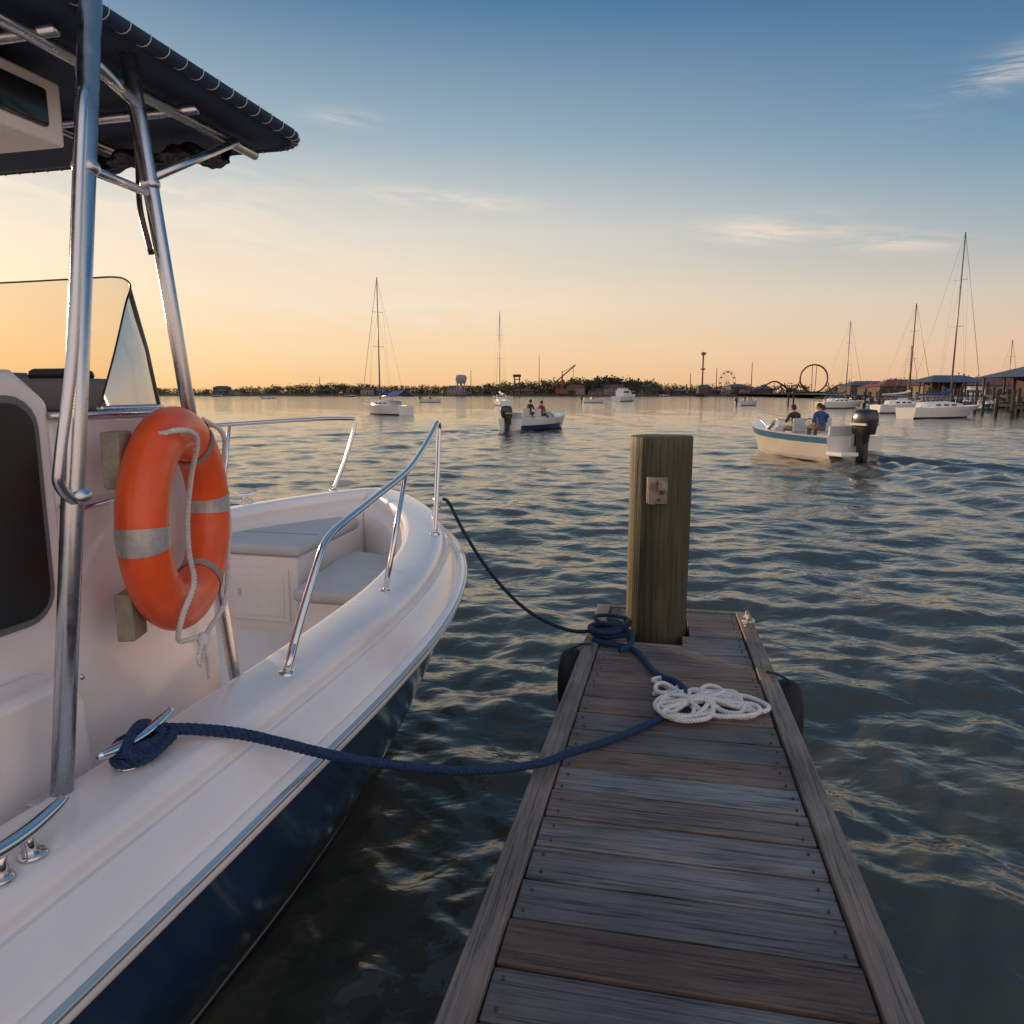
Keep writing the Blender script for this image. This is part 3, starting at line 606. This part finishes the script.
# ------------------------------------------------------------------ people
def person(name,loc,rotz,J,rads,tags,edges,shirt,hair='hair',headturn=0.0):
    me=bpy.data.meshes.new('tmp'); keys=list(J); me.from_pydata([J[k] for k in keys],[(keys.index(a),keys.index(b_)) for a,b_ in edges],[]); ob=bpy.data.objects.new('tmp',me); sc.collection.objects.link(ob)
    md=ob.modifiers.new('skin','SKIN'); md.use_smooth_shade=True; sv=me.skin_vertices[0].data
    for i,k in enumerate(keys): r=rads[k]; sv[i].radius=(r,r) if np.isscalar(r) else r; sv[i].use_root=(k=='pel')
    sb=ob.modifiers.new('s','SUBSURF'); sb.levels=1; sb.render_levels=1
    dg=bpy.context.evaluated_depsgraph_get(); ev=ob.evaluated_get(dg); em=ev.to_mesh()
    vs=[tuple(v.co) for v in em.vertices]; fs=[tuple(p.vertices) for p in em.polygons]; ev.to_mesh_clear()
    bpy.data.objects.remove(ob)
    segs=[(np.array(J[a]),np.array(J[b_]),tags.get((a,b_),shirt)) for a,b_ in edges]
    mb=MB(); mb.v.extend(vs)
    for f in fs:
        c=np.mean([vs[i] for i in f],axis=0); best=None
        for a,b_,t in segs:
            d=b_-a; q=np.clip(np.dot(c-a,d)/np.dot(d,d),0,1); dd=np.linalg.norm(c-a-q*d)
            if best is None or dd<best[0]: best=(dd,t)
        mb.f.append(f); mb.m.append(mb.mi(best[1])); mb.sm.append(True)
    h=np.array(J['head']); ct,st=math.cos(headturn),math.sin(headturn)
    def H(x,y,z): return (h[0]+x*ct-y*st,h[1]+x*st+y*ct,h[2]+z)
    rows=[]
    for i in range(15):
        t=math.pi*i/14; zz=.118*math.cos(t); w_=math.sin(t)**.85; jaw=1-.22*max(0,-math.cos(t))
        rows.append([H(.095*w_*math.cos(a)*jaw,.074*w_*math.sin(a)*jaw,zz) for a in np.linspace(0,2*math.pi,18,endpoint=False)])
    mb.grid(rows,'skin',closed=True,flip=True)
    rows=[]
    for i in range(9):
        t=math.pi*.56*i/8; zz=.128*math.cos(t)+.004; w_=math.sin(t)**.85
        rows.append([H(.104*w_*math.cos(a)-.014,.083*w_*math.sin(a),zz+(.045*max(0,math.cos(a)) if i>5 else 0)-(.03*max(0,-math.cos(a)) if i>6 else 0)) for a in np.linspace(0,2*math.pi,18,endpoint=False)])
    mb.grid(rows,hair,closed=True,flip=True)
    mb.sph(H(.098,0,-.012),(.016,.012,.022),'skin',8,6)
    for sg in(-1,1):
        mb.sph(H(.086,.03*sg,.012),(.008,.012,.008),'winc',8,6); mb.sph(H(.092,.03*sg,.012),(.004,.005,.005),'black',6,5); mb.sph(H(0,.077*sg,-.005),(.018,.010,.030),'skin',8,6)
    mb.box(H(.084,0,-.058),(.012,.045,.009),'shirtr')
    for s_ in('l','r'):
        wv=np.array(J['wr'+s_]); ev_=np.array(J['el'+s_]); d=(wv-ev_)/np.linalg.norm(wv-ev_); up=np.array([0,0,1.]); sd_=np.cross(d,up); sd_/=max(np.linalg.norm(sd_),1e-6); up=np.cross(sd_,d)
        for q,(ln_,of) in enumerate(((.070,-.030),(.080,-.010),(.076,.010),(.060,.029))):
            a=wv+d*.085+sd_*of; mb.tube([wv+d*.04+sd_*of*.8,a,a+d*ln_*.5-up*.012,a+d*ln_*.75-up*.04],[.011,.0095,.009,.007],'skin',6)
        sg=1 if s_=='r' else -1; mb.tube([wv+d*.03+sd_*sg*-.02,wv+d*.06-sd_*sg*.05-up*.01,wv+d*.09-sd_*sg*.055-up*.03],[.013,.010,.008],'skin',6)
        mb.tube([wv-d*.01,wv+d*.05,wv+d*.095],[.026,.040,.036],'skin',8,sq=.45)
    return mb.build(name,None,loc=loc,rotz=rotz)
def seated(name,loc,rotz,shirt,lean=0.0,arms='wheel',turn=0,hair='hair'):
    l=lean
    J=dict(pel=(0,0,.10),bel=(.0+.3*l,0,.26),che=(.02+.6*l,0,.45),sho=(.01+.8*l,0,.56),nek=(.02+.9*l,0,.62),head=(.05+1.05*l,0,.76))
    J['ntop']=(.03+.97*l,0,.68)
    for s_,sg in(('l',1),('r',-1)):
        J['sh'+s_]=(.01+.8*l,sg*.185,.54)
        if arms=='wheel': J['el'+s_]=(.14+.6*l,sg*.25,.30); J['wr'+s_]=(.38+.5*l,sg*.16,.34)
        elif arms=='lap': J['el'+s_]=(.02+.6*l,sg*.26,.27); J['wr'+s_]=(.26+.4*l,sg*.15,.20)
        J['hi'+s_]=(.04,sg*.10,.08); J['kn'+s_]=(.45,sg*.14,.11); J['an'+s_]=(.43,sg*.14,-.33); J['to'+s_]=(.60,sg*.15,-.37)
    rd=dict(pel=(.15,.13),bel=(.13,.12),che=(.155,.13),sho=(.12,.10),nek=.06,ntop=.055,head=.06)
    for s_ in'lr': rd.update({'sh'+s_:.07,'el'+s_:.048,'wr'+s_:.032,'hi'+s_:.095,'kn'+s_:.065,'an'+s_:.045,'to'+s_:.035})
    E=[('pel','bel'),('bel','che'),('che','sho'),('sho','nek'),('nek','ntop'),('ntop','head')]; T={('nek','ntop'):'skin',('ntop','head'):'skin'}
    for s_ in'lr':
        E+=[('sho','sh'+s_),('sh'+s_,'el'+s_),('el'+s_,'wr'+s_),('pel','hi'+s_),('hi'+s_,'kn'+s_),('kn'+s_,'an'+s_),('an'+s_,'to'+s_)]
        T.update({('el'+s_,'wr'+s_):'skin',('hi'+s_,'kn'+s_):'pants',('kn'+s_,'an'+s_):'pants',('an'+s_,'to'+s_):'black',('pel','hi'+s_):'pants'})
    return person(name,loc,rotz,J,rd,T,E,shirt,hair,headturn=turn)
# ------------------------------------------------------------------ small craft
def hull_into(mb,Lh,B,H,top='winc',mid='winc',low='bottom',cap='winc',floor=.25,fk='gelin',rise=.35,rake=.35,full=2.4,aft=.92,low2=None):
    n=26; prof=[]
    for i in range(n+1):
        t=i/n; x=Lh*t; bb=B/2*(aft+(1-aft)*min(1,t/.35))
        if t>.4: bb*=max(0,1-((t-.4)/.6)**full)
        zs=H*(1+rise*t*t); bw=bb*(.86-.30*t*t); xo=-rake*t**3*Lh*.22
        floor_=floor+ (.0 if t<.7 else (t-.7)*.4)
        inn=max(0,bb-.12*B/2-.04)
        prof.append([((x+xo*1.15),0,-.18 if t<.85 else -.18+.18*(t-.85)/.15),((x+xo),bw*.92,-.02),((x+xo*.95),bw,.08*H/.6),((x+xo*.6),bw+(bb-bw)*.45,zs*.50),((x+xo*.3),bw+(bb-bw)*.75,zs*.74),((x),bb,zs),(x-.0,bb+.012,zs+.03),(x-.02*t,inn,zs+.035),(x-.05*t,max(0,inn-.02),zs-.06),(x-.06*t,max(0,inn-.05),floor_),(x-.06*t,0,floor_)])
    ks=[low,low,low2 or mid,mid,top,cap,cap,cap,fk,fk]
    for sg in(1,-1):
        for j in range(10):
            mb.grid([[ (p[j][0],p[j][1]*sg,p[j][2]),(p[j+1][0],p[j+1][1]*sg,p[j+1][2])] for p in prof],ks[j])
    p=prof[0]; pts=[(q[0]-.001,q[1],q[2]) for q in p[:8]]; allp=pts+[(a,-b_,c) for a,b_,c in pts[::-1][:-1]]
    mb.add(allp,[tuple(range(len(allp)))],mid,False)
    return prof
def sbox(mb,cx,cy,z0,z1,lx,ly,k,pw=3.5,tz=(1,.98,.9,.7,.0),n=20,shear=0):
    rows=[]; zs=[z0,z0+(z1-z0)*.55,z0+(z1-z0)*.82,z0+(z1-z0)*.96,z1]
    for z,f in zip(zs,tz):
        f=max(f,.02); row=[]
        for j in range(n):
            a=2*math.pi*j/n; c,s_=math.cos(a),math.sin(a); row.append((cx+shear*(z-z0)+lx/2*f*math.copysign(abs(c)**(2/pw),c),cy+ly/2*f*math.copysign(abs(s_)**(2/pw),s_),z))
        rows.append(row)
    mb.grid(rows,k,closed=True)
def outboard(mb,x,z,s=1.0,k='black'):
    sbox(mb,x-.22*s,0,z+.12*s,z+.72*s,.62*s,.40*s,k,tz=(.86,1,.95,.75,.0),shear=-.08)
    sbox(mb,x-.20*s,0,z-.15*s,z+.16*s,.34*s,.24*s,k,tz=(.75,.9,.95,1,1.0))
    mb.box((x-.24*s,0,z+.36*s),(.50*s,.405*s,.05*s),'tape')
    mb.prism([(x-.34*s,z-.9*s),(x-.10*s,z-.9*s),(x-.08*s,z-.1*s),(x-.34*s,z-.1*s)],'y',-.06*s,.06*s,k)
    mb.box((x-.26*s,0,z-.62*s),(.50*s,.22*s,.02*s),k); mb.tube([(x-.50*s,0,z-.82*s),(x-.2*s,0,z-.82*s),(x+.02*s,0,z-.82*s)],[.05*s,.065*s,.02*s],k)
    for a in(0,2.09,4.19): mb.box((x-.50*s,.09*s*math.cos(a),z-.82*s+.09*s*math.sin(a)),(.02*s,.10*s,.05*s),k,Matrix.Rotation(a,3,'X'))
    mb.box((x-.02*s,0,z),(.10*s,.26*s,.32*s),'alu')
def runabout(name,loc,head,Lh,B,H,top,mid,cap='winc',eng=1.0,ws=True,fl=.25,low2=None,low='bottom'):
    e=empty(name,loc,R(90-head)); mb=MB(); hull_into(mb,Lh,B,H,top=top,mid=mid,cap=cap,floor=fl,low2=low2,low=low); mb.build('hull',e)
    mb=MB(); mb.box((.13,0,H-.08),(.12,B*.80,.12),cap); mb.box((.55,0,fl+.20),(.6,B*.68,.36),cap); mb.box((.55,0,fl+.41),(.58,B*.66,.09),'vinyl'); mb.box((.32,0,fl+.58),(.12,B*.62,.32),'vinyl')
    pts=[]
    for t in np.linspace(.60,.985,9):
        bb=B/2*max(0,1-((t-.4)/.6)**2.4); pts.append((Lh*t,max(0,bb-.04),H*(1+.35*t*t)+.03))
    mb.grid([[ (x,y,z),(x,y*.5,z+.07),(x,0,z+.09),(x,-y*.5,z+.07),(x,-y,z)] for x,y,z in pts],cap)
    for sg in(-1,1):
        mb.box((Lh*.42,sg*B*.22,fl+.22),(.46,.46,.40),cap); mb.box((Lh*.42,sg*B*.22,fl+.45),(.46,.46,.09),'vinyl'); mb.box((Lh*.42-.22,sg*B*.22,fl+.70),(.10,.46,.46),'vinyl')
        mb.box((Lh*.59,sg*B*.24,fl+.35),(.25,B*.30,.62),cap)
    mb.build('seats_and_deck',e,bevel=.03)
    if ws:
        mb=MB(); wsx=Lh*.60; zt=H*1.13
        pr=[(wsx-.55,-B*.43),(wsx-.05,-B*.40),(wsx+.15,-B*.26),(wsx+.22,0),(wsx+.15,B*.26),(wsx-.05,B*.40),(wsx-.55,B*.43)]
        mb.grid([[(x,y,zt),(x-.28,y*.92,zt+.36)] for x,y in pr],'tint'); mb.build('windscreen',e,fixn=False)
        mb=MB(); mb.tube([(x-.28,y*.92,zt+.36) for x,y in pr],.012,'alu',8)
        for x,y in pr: mb.tube([(x,y,zt),(x-.28,y*.92,zt+.36)],.010,'alu',6)
        th=np.linspace(0,2*math.pi,20,endpoint=False); mb.tube([(wsx-.33-.05*math.sin(a),-B*.22+.17*math.cos(a),fl+.72+.17*math.sin(a)) for a in th],.013,'black',6,closed=True)
        mb.build('windscreen_frame',e)
    if eng: mb=MB(); outboard(mb,-.02,H-.05,eng); mb.build('outboard_motor',e)
    return e
def inboat(loc,head,x,y,z):
    a=R(90-head); return (loc[0]+x*math.cos(a)-y*math.sin(a),loc[1]+x*math.sin(a)+y*math.cos(a),loc[2]+z)
l1=(10.75,23.2,.0); mbt=runabout('motorboat',l1,-17,5.4,2.4,.74,'teal','cream',cap='winc',eng=1.3,fl=.34,low2='cream',low='cream')
mb=MB()
for sg in(-1,1): mb.box((-.34,sg*.78,.26),(.70,.62,.12),'winc')
mb.tube(cat([(3.5,.78,.98),(4.1,.66,1.22),(5.0,.22,1.36),(5.25,0,1.36),(5.0,-.22,1.36),(4.1,-.66,1.22),(3.5,-.78,.98)],5),.016,'steel')
mb.build('swim_platform_and_rail',mbt,bevel=.03)
seated('person',inboat(l1,-17,1.05,.45,.90),R(107),'shirtb',lean=.10,arms='lap',turn=.9)
seated('person',inboat(l1,-17,2.15,.53,.84),R(107),'shirtd',lean=.18,arms='wheel',turn=.2)
seated('person',inboat(l1,-17,2.15,-.53,.82),R(107),'shirtd',lean=.05,arms='lap',turn=.5)
l2=(-.1,41.5,.02); runabout('motorboat',l2,43,4.9,2.0,.62,'winc','winc',eng=1.15,fl=.28,low2='navy')
seated('person',inboat(l2,43,1.9,.3,.84),R(90-43),'shirtd',lean=.1,arms='wheel'); seated('person',inboat(l2,43,2.15,-.42,.78),R(90-43),'shirtr',lean=.0,arms='lap')
for (px,py,hd,Ls,pp) in ((212,396.5,80,5.5,0),(262,398.5,75,5.2,1),(421,402,100,5,1),(583,402.5,80,5,1),(738,405,60,5,1),(660,396.3,80,6,0),(345,396.5,80,6,0)):
    D=2.1*740/(py-393); loc=((px-512)/749.5*D,D,0); runabout('motorboat',loc,hd,Ls,2.0,.7,'winc','winc' if pp else 'navy',eng=1,fl=.3)
    if pp: seated('person',inboat(loc,hd,Ls*.42,.45,.8),R(90-hd),random.choice(['shirtb','shirtd','shirtr']),arms='wheel')
def cruiser(loc,head,Lh=9.5):
    e=empty('cabin_cruiser',loc,R(90-head)); mb=MB(); hull_into(mb,Lh,3.2,1.3,floor=1.0); mb.build('hull',e)
    mb=MB(); mb.prism([(1.6,1.2),(6.6,1.3),(5.6,2.2),(5.0,2.9),(1.6,2.9)],'y',-1.15,1.15,'winc'); mb.box((3.2,0,3.35),(2.6,2.2,.12),'winc'); mb.prism([(2.0,2.9),(4.4,2.9),(4.0,3.25),(2.0,3.25)],'y',-1.0,1.0,'winc'); mb.build('cabin',e,bevel=.06)
    mb=MB(); mb.box((3.3,0,2.4),(2.8,2.34,.42),'glass'); mb.tube([(3,0,3.4),(3,0,4.6)],.03,'mast'); mb.build('windows',e)
    mb=MB()
    for sg in(-1,1): mb.tube(cat([(4.5,sg*1.35,2.2),(7,sg*1.0,2.5),(9,sg*.1,2.6)],6),.025,'steel')
    mb.build('rails',e)
cruiser((27,194,0),40); cruiser((96,150,0),-80,8)
def sailboat(loc,head,Lh,mh,cover='bluec',hullk='winc',boom=True,tent=False,wood=False):
    e=empty('sailboat',loc,R(90-head)); mb=MB(); hull_into(mb,Lh,Lh*.31,.85,top=hullk,mid=hullk,floor=.7,rise=.28,rake=.9,full=1.9,aft=.70); mb.build('hull',e)
    mb=MB(); rows=[]
    for x,w_,h_ in((.20,.5,.0),(.24,.62,.42),(.5,.60,.46),(.66,.42,.30),(.72,.30,.0)):
        rows.append([(Lh*x,-Lh*.155*w_,.88),(Lh*x,-Lh*.14*w_,.88+h_),(Lh*x,0,.92+h_*1.1),(Lh*x,Lh*.14*w_,.88+h_),(Lh*x,Lh*.155*w_,.88)])
    mb.grid(rows,'winc'); mb.build('cabin',e)
    mb=MB()
    for sg in(-1,1):
        for x in(.30,.40,.50): mb.box((Lh*x,sg*Lh*.092,1.12),(Lh*.06,.06,.14),'glass')
    mb.build('windows',e)
    mb=MB(); mx_=Lh*.56; mb.tube([(mx_,0,.8),(mx_,0,mh)],[.080,.05],'mast' if not wood else 'rsteel',10)
    if boom: mb.tube([(mx_,0,1.8),(Lh*.10,0,1.9)],.055,'mast',8)
    for f in(.5,.75): mb.tube([(mx_,-.6,mh*f),(mx_,.6,mh*f)],.02,'mast',6)
    mb.build('mast',e)
    mb=MB(); r_=.006
    mb.tube([(Lh*.99,0,1.15),(mx_,0,mh)],.022,'mast',5); mb.tube([(0.05,0,1.0),(mx_,0,mh)],r_*1.5,'mast',5)
    for sg in(-1,1): mb.tube([(mx_-.1,sg*Lh*.145,.95),(mx_,sg*.6,mh*.75),(mx_,0,mh*.98)],r_,'mast',5); mb.tube([(mx_,sg*Lh*.145,.95),(mx_,sg*.6,mh*.5),(mx_,0,mh*.75)],r_,'mast',5)
    for sg in(-1,1):
        pts=[(Lh*t,sg*(Lh*.15*(1-max(0,(t-.4)/.6)**2)),1.52+.2*t) for t in np.linspace(.02,.97,10)]; mb.tube(pts,.010,'steel',5)
        for p in pts: mb.tube([(p[0],p[1],p[2]-.6),p],.010,'steel',5)
    mb.build('rigging',e)
    if boom and cover:
        mb=MB(); p=cat([(mx_,0,2.35),(mx_-.4,0,2.18),(Lh*.35,0,2.05),(Lh*.12,0,1.98)],5); mb.tube(p,[.24-.15*i/(len(p)-1) for i in range(len(p))],cover,10,sq=.6)
        if tent: mb.grid([[(x,-Lh*.12,1.75),(x,0,2.35),(x,Lh*.12,1.75)] for x in(Lh*.02,Lh*.14,Lh*.26)],cover)
        mb.build('sail_cover',e)
    return e
sailboat((-10.2,72,0),-40,8.8,13.4,tent=True); sailboat((-1.1,128,0),-12,9,16.2,cover='winc')
sailboat((33.1,62.8,0),68,9.3,15.4); sailboat((38.4,79,0),75,7.5,11.4,cover='winc',wood=True)
sailboat((42.8,104,0),70,8,12); sailboat((69.0,108,0),60,8,9.8); sailboat((50.5,100,0),60,7,8.5)
# ------------------------------------------------------------------ shore
mb=MB()
near=[(-3000,760),(-900,640),(-300,600),(-60,585),(120,560),(190,480),(180,330),(150,230),(118,170),(98,130),(88,100),(90,70),(120,50),(400,30),(3000,10)]
rows=[[(x,y,-.3) for x,y in near],[(x*1.003+.4,y+1.2,.9) for x,y in near],[(x*1.02+4,y*1.02+8,1.3) for x,y in near],[(x*1.4+(200 if x>80 else 0),y+1500,3) for x,y in near],[(x*3,y+7500,3) for x,y in near]]
mb.grid(rows,'land'); mb.build('shore_ground')
def trees(name,spots,nc=11,nl=9):
    mb=MB(); lv=[];lf=[]
    for (x,y,z,h,wd,low) in spots:
        mb.tube([(x,y,z-.3),(x+random.uniform(-.2,.2),y,z+h*.35),(x+random.uniform(-.5,.5),y,z+h*.75)],[.035*h,.024*h,.008*h],'bark',5)
        for _ in range(nc):
            f=random.uniform(low,.92); c=(x+random.gauss(0,wd*.30)*(1.15-f*.5),y+random.gauss(0,wd*.28),z+h*f); cr=wd*random.uniform(.13,.27)
            for _ in range(nl):
                d=rng.normal(0,1,3); d/=np.linalg.norm(d); p=np.array(c)+d*cr*random.uniform(.3,1.1)*np.array([1,1,.75]); s_=h*random.uniform(.04,.085)
                a=rng.normal(0,1,3); a/=np.linalg.norm(a); b_=np.cross(a,d); b_/=max(np.linalg.norm(b_),1e-5)
                o=len(lv); lv+= [p-a*s_,p+b_*s_*.8,p+a*s_,p-b_*s_*.8]; lf.append((o,o+1,o+2,o+3))
    mb.add(lv,lf,'leaf',False); return mb.build(name,fixn=False)
def shore_y(x): return np.interp(x,[p[0] for p in near[:6]],[p[1] for p in near[:6]])
sp_=[]
for i in range(900):
    x=-620+815*(i+random.random())/900; y=shore_y(x)+random.uniform(8,55); h=random.uniform(5.5,9.0)*(1+.20*math.sin(x*.03)+.22*math.sin(x*.011+1)); sp_.append((x,y,1.0,h,h*1.35,.10))
for i in range(360):
    x=-620+815*random.random(); y=shore_y(x)+random.uniform(4,20); h=random.uniform(2,4.2); sp_.append((x,y,1.0,h,h*2.4,.05))
for i in range(70):
    x=random.gauss(75,15); y=shore_y(x)+random.uniform(10,40); h=random.uniform(9,14.5); sp_.append((x,y,1.2,h,h,.15))
for i in range(120):
    t=random.random(); x=np.interp(t,[0,1],[190,125]); y=np.interp(t,[0,1],[470,190]); h=random.uniform(3.5,7); sp_.append((x+random.uniform(6,40),y+random.uniform(0,40),1.3,h,h*1.4,.12))
for i in range(40):
    x=random.uniform(108,150); y=random.uniform(120,190); h=random.uniform(3.5,6.5); sp_.append((x+10,y,1.3,h,h*1.2,.12))
trees('distant_tree_line',sp_)
def house(name,loc,rz,w_,d_,h_,roof,wall,stilts=0,rh=2.0,open_=False,over=.6):
    e=empty(name,loc,rz); z0=stilts
    mb=MB()
    if open_:
        for x in np.linspace(-w_/2+.2,w_/2-.2,6):
            for y in(-d_/2+.2,d_/2-.2): mb.box((x,y,z0+h_/2),(.22,.22,h_),wall)
        mb.box((0,0,z0),(w_,d_,.25),wall); mb.box((0,-d_/2+.1,z0+1.0),(w_,.08,.08),wall); mb.box((0,d_*.2,z0+h_/2),(w_*.5,d_*.4,h_-.1),'walld')
    else: mb.box((0,0,z0+h_/2),(w_,d_,h_),wall)
    mb.build('walls',e)
    mb=MB(); W,D_=w_/2+over,d_/2+over
    vs=[(-W,-D_,z0+h_),(W,-D_,z0+h_),(W,D_,z0+h_),(-W,D_,z0+h_),(-W+D_*.8,0,z0+h_+rh),(W-D_*.8,0,z0+h_+rh)]
    mb.add(vs,[(0,1,5,4),(1,2,5),(2,3,4,5),(3,0,4),(3,2,1,0)],roof,False); mb.build('roof',e)
    if not open_:
        mb=MB(); n=max(2,int(w_/2.5))
        for lv_ in range(max(1,int(h_/2.8))):
            for i in range(n):
                x=-w_/2+w_*(i+.5)/n
                if i==n//2 and lv_==0: mb.box((x,-d_/2-.02,z0+1.05),(1.0,.08,2.1),'walld')
                else: mb.box((x,-d_/2-.02,z0+1.5+lv_*2.8),(1.1,.08,1.1),'glass')
        mb.build('windows_and_door',e)
    if stilts:
        mb=MB()
        for x in np.linspace(-w_/2+.3,w_/2-.3,max(3,int(w_/3))):
            for y in(-d_/2+.3,d_/2-.3): mb.cyl((x,y,-1.5),(x,y,z0+.05),.16,'darkw',8)
        mb.build('stilts',e)
house('waterfront_pavilion',(77,106,0),R(8),17,8,2.6,'roofb','walld',stilts=1.7,rh=1.5,open_=True)
house('waterfront_pavilion',(79,136,0),R(5),11,7,2.4,'roofb','walld',stilts=1.6,rh=1.3,open_=True)
house('waterfront_house',(95,165,1.0),R(12),12,8,2.8,'roofr','wallw',rh=1.5); house('waterfront_house',(118,180,1.0),R(5),17,9,3.0,'roofr','wallw')
house('waterfront_house',(112,215,1.0),R(-8),15,9,3.0,'roofr','walld'); house('waterfront_house',(130,245,1.0),R(12),17,10,3.2,'roofr','wallw')
house('waterfront_house',(145,290,1.0),R(0),18,10,3.2,'roofr','walld'); house('waterfront_house',(163,345,1.0),R(0),20,12,4.6,'roofb','walld')
for i in range(30):
    x=random.uniform(-330,60) if i%3==0 else random.uniform(60,182); house('waterfront_house',(x,shore_y(x)+random.uniform(5,16),.8),R(random.uniform(-20,20)),random.uniform(7,18),7,random.choice([3,3,4.2,5.6]),random.choice(['roofr','roofb']),random.choice(['wallw','walld','walld']),rh=random.uniform(1.2,2.2))
def pier(name,a,b_,wd,z,posts):
    a=np.array(a);b_=np.array(b_);d=b_-a;Lg=np.linalg.norm(d);th=math.atan2(d[1],d[0]); e=empty(name,(a[0],a[1],0),th); mb=MB()
    mb.box((Lg/2,0,z),(Lg,wd,.15),'darkw'); mb.box((Lg/2,-wd/2,z-.2),(Lg,.08,.3),'walld')
    mb.build('walkway',e); mb=MB()
    for i in range(posts):
        x=Lg*i/(posts-1)
        for y in(-wd/2-.15,wd/2+.15):
            hh=z+random.choice([.3,1.0,1.4,1.5,1.9]); mb.tube([(x,y,-1.5),(x+random.uniform(-.05,.05),y,hh)],.16,'darkw',8)
    mb.build('pilings',e); return e
pier('marina_pier',(46,92),(95,102),2.2,.95,22); pier('marina_pier',(52,112),(95,118),2,.9,18)
pier('marina_pier',(47.5,72),(80,76),1.8,.95,15); pier('marina_pier',(62,135),(105,142),2,.9,14)
mb=MB()
for _ in range(40):
    x=random.uniform(48,85); y=random.uniform(74,135); mb.tube([(x,y,-1.5),(x,y,random.uniform(1.6,3.0))],.15,'darkw',8)
mb.build('mooring_poles')
for i in range(9):
    x=random.uniform(52,84); y=random.choice([82,95,108,121,131]); runabout('moored_runabout',(x,y,0),random.uniform(-20,20)+random.choice([0,180]),6,2.2,.85,'winc',random.choice(['winc','navy','teal']),eng=1.1)
def ferris(loc,r,h,name='ferris_wheel',spokes=12,k='lsteel',th=.13):
    e=empty(name,loc,R(35)); mb=MB()
    for dy in(-1,1):
        mb.tube([(r*math.cos(a),dy,h+r*math.sin(a)) for a in np.linspace(0,2*math.pi,48,endpoint=False)],th,k,6,closed=True)
        for i in range(spokes): a=2*math.pi*i/spokes; mb.tube([(0,dy,h),(r*math.cos(a),dy,h+r*math.sin(a))],th*.35,k,5)
        for sg in(-1,1): mb.tube([(0,dy*1.2,h),(sg*r*.55,dy*2.5,0)],th*1.4,k,6)
    mb.build('wheel_and_legs',e); mb=MB()
    for i in range(spokes): a=2*math.pi*i/spokes; mb.box((r*math.cos(a),0,h+r*math.sin(a)-.7),(.8,1.1,1.0),'dsteel')
    mb.build('gondolas',e,bevel=.15)
D=520; ferris(((727-512)/749.5*D,D,1),7.6,8.6)
def coaster(loc):
    e=empty('roller_coaster',loc,R(5)); mb=MB()
    pts=[(-46,0,2),(-40,0,3),(-34,0,7),(-29,0,9),(-24,0,7),(-18,0,3),(-10,0,2)]
    for a in np.linspace(-90,270,17): pts.append((-1+9.0*math.cos(R(a)),(a+90)/360*4,11+9.0*math.sin(R(a))))
    pts+=[(8,4,2),(14,4,4),(19,4,7),(25,4,5),(31,4,3),(38,4,5),(44,4,2.2)]
    p=cat(pts,5)
    for dy in(-.6,.6): mb.tube([(q[0],q[1]+dy,q[2]) for q in p],.26,'dsteel',6)
    mb.tube([(q[0],q[1],q[2]-.35) for q in p],.36,'dsteel',6)
    mb.build('track',e); mb=MB()
    for q in p[::5]:
        if q[2]>3 and not(-11<q[0]<9): mb.tube([(q[0],q[1],q[2]-.3),(q[0],q[1],0)],.16,'dsteel',6)
    for sg in(-1,1): mb.tube([(-1+sg*9,2,11),(-1+sg*13,2,0)],.3,'dsteel',6)
    mb.tube([(-1,5,20),(3,12,0)],.2,'dsteel',6); mb.tube([(-1,-1,20),(-5,-8,0)],.2,'dsteel',6)
    mb.build('supports',e)
D=500; coaster(((816-512)/749.5*D,D,1))
def tower(name,px,D,h,k,head):
    e=empty(name,((px-512)/749.5*D,D,1),0); mb=MB()
    if head=='drop':
        mb.tube([(0,0,0),(0,0,h)],.5,k,8); mb.box((0,0,h-1.2),(2.6,2.6,1.6),k); mb.box((0,0,3),(6,6,4),'walld'); mb.box((0,0,h*.6),(2.4,2.4,1.0),'rsteel')
    elif head=='tank':
        for x in(-3,3):
            for y in(-3,3): mb.tube([(x*1.2,y*1.2,0),(x*.8,y*.8,h*.6)],.3,k,6)
        sbox(mb,0,0,h*.55,h,9,9,'lsteel',pw=2,tz=(.75,1,.95,.6,.0)); mb.tube([(0,0,0),(0,0,h*.6)],.8,'lsteel',8)
    elif head=='crane':
        mb.tube([(-1,0,0),(0,0,h*.6)],.6,k,6); mb.tube([(1.5,0,0),(0,0,h*.6)],.6,k,6); mb.tube([(-8,0,h*.30),(10,0,h)],.55,k,6); mb.tube([(10,0,h),(0,0,h*.75)],.15,k,4); mb.tube([(0,0,h*.6),(0,0,h*.8)],.4,k,6); mb.box((-6,0,h*.34),(3,2.5,2),k); mb.box((0,0,2.5),(9,5,3.5),k)
    elif head=='rig':
        for x in(-2.5,2.5): mb.tube([(x,0,0),(x*.7,0,h)],.5,k,6)
        for q in(.3,.55,.8): mb.box((0,0,h*q),(5,2,.6),k)
        mb.box((0,0,h),(6,3,2),k)
    else: mb.tube([(0,0,0),(0,0,h)],[.35,.2],k,6)
    mb.build('structure',e)
tower('observation_tower',702,480,27,'rsteel','drop'); tower('drop_tower',751,490,21,'dsteel','pole'); tower('water_tower',461,570,15,'lsteel','tank')
tower('harbour_crane',562,565,22,'rsteel','crane'); tower('radio_mast',539,565,29,'rsteel','pole'); tower('radio_mast',573,565,22,'rsteel','pole'); tower('loading_gantry',517,565,14,'dsteel','rig'); tower('radio_mast',471,570,18,'dsteel','pole')
tower('radio_mast',320,590,14,'dsteel','pole'); tower('radio_mast',716,480,17,'dsteel','pole'); tower('radio_mast',690,500,14,'dsteel','pole')
print('objects',len(bpy.data.objects))
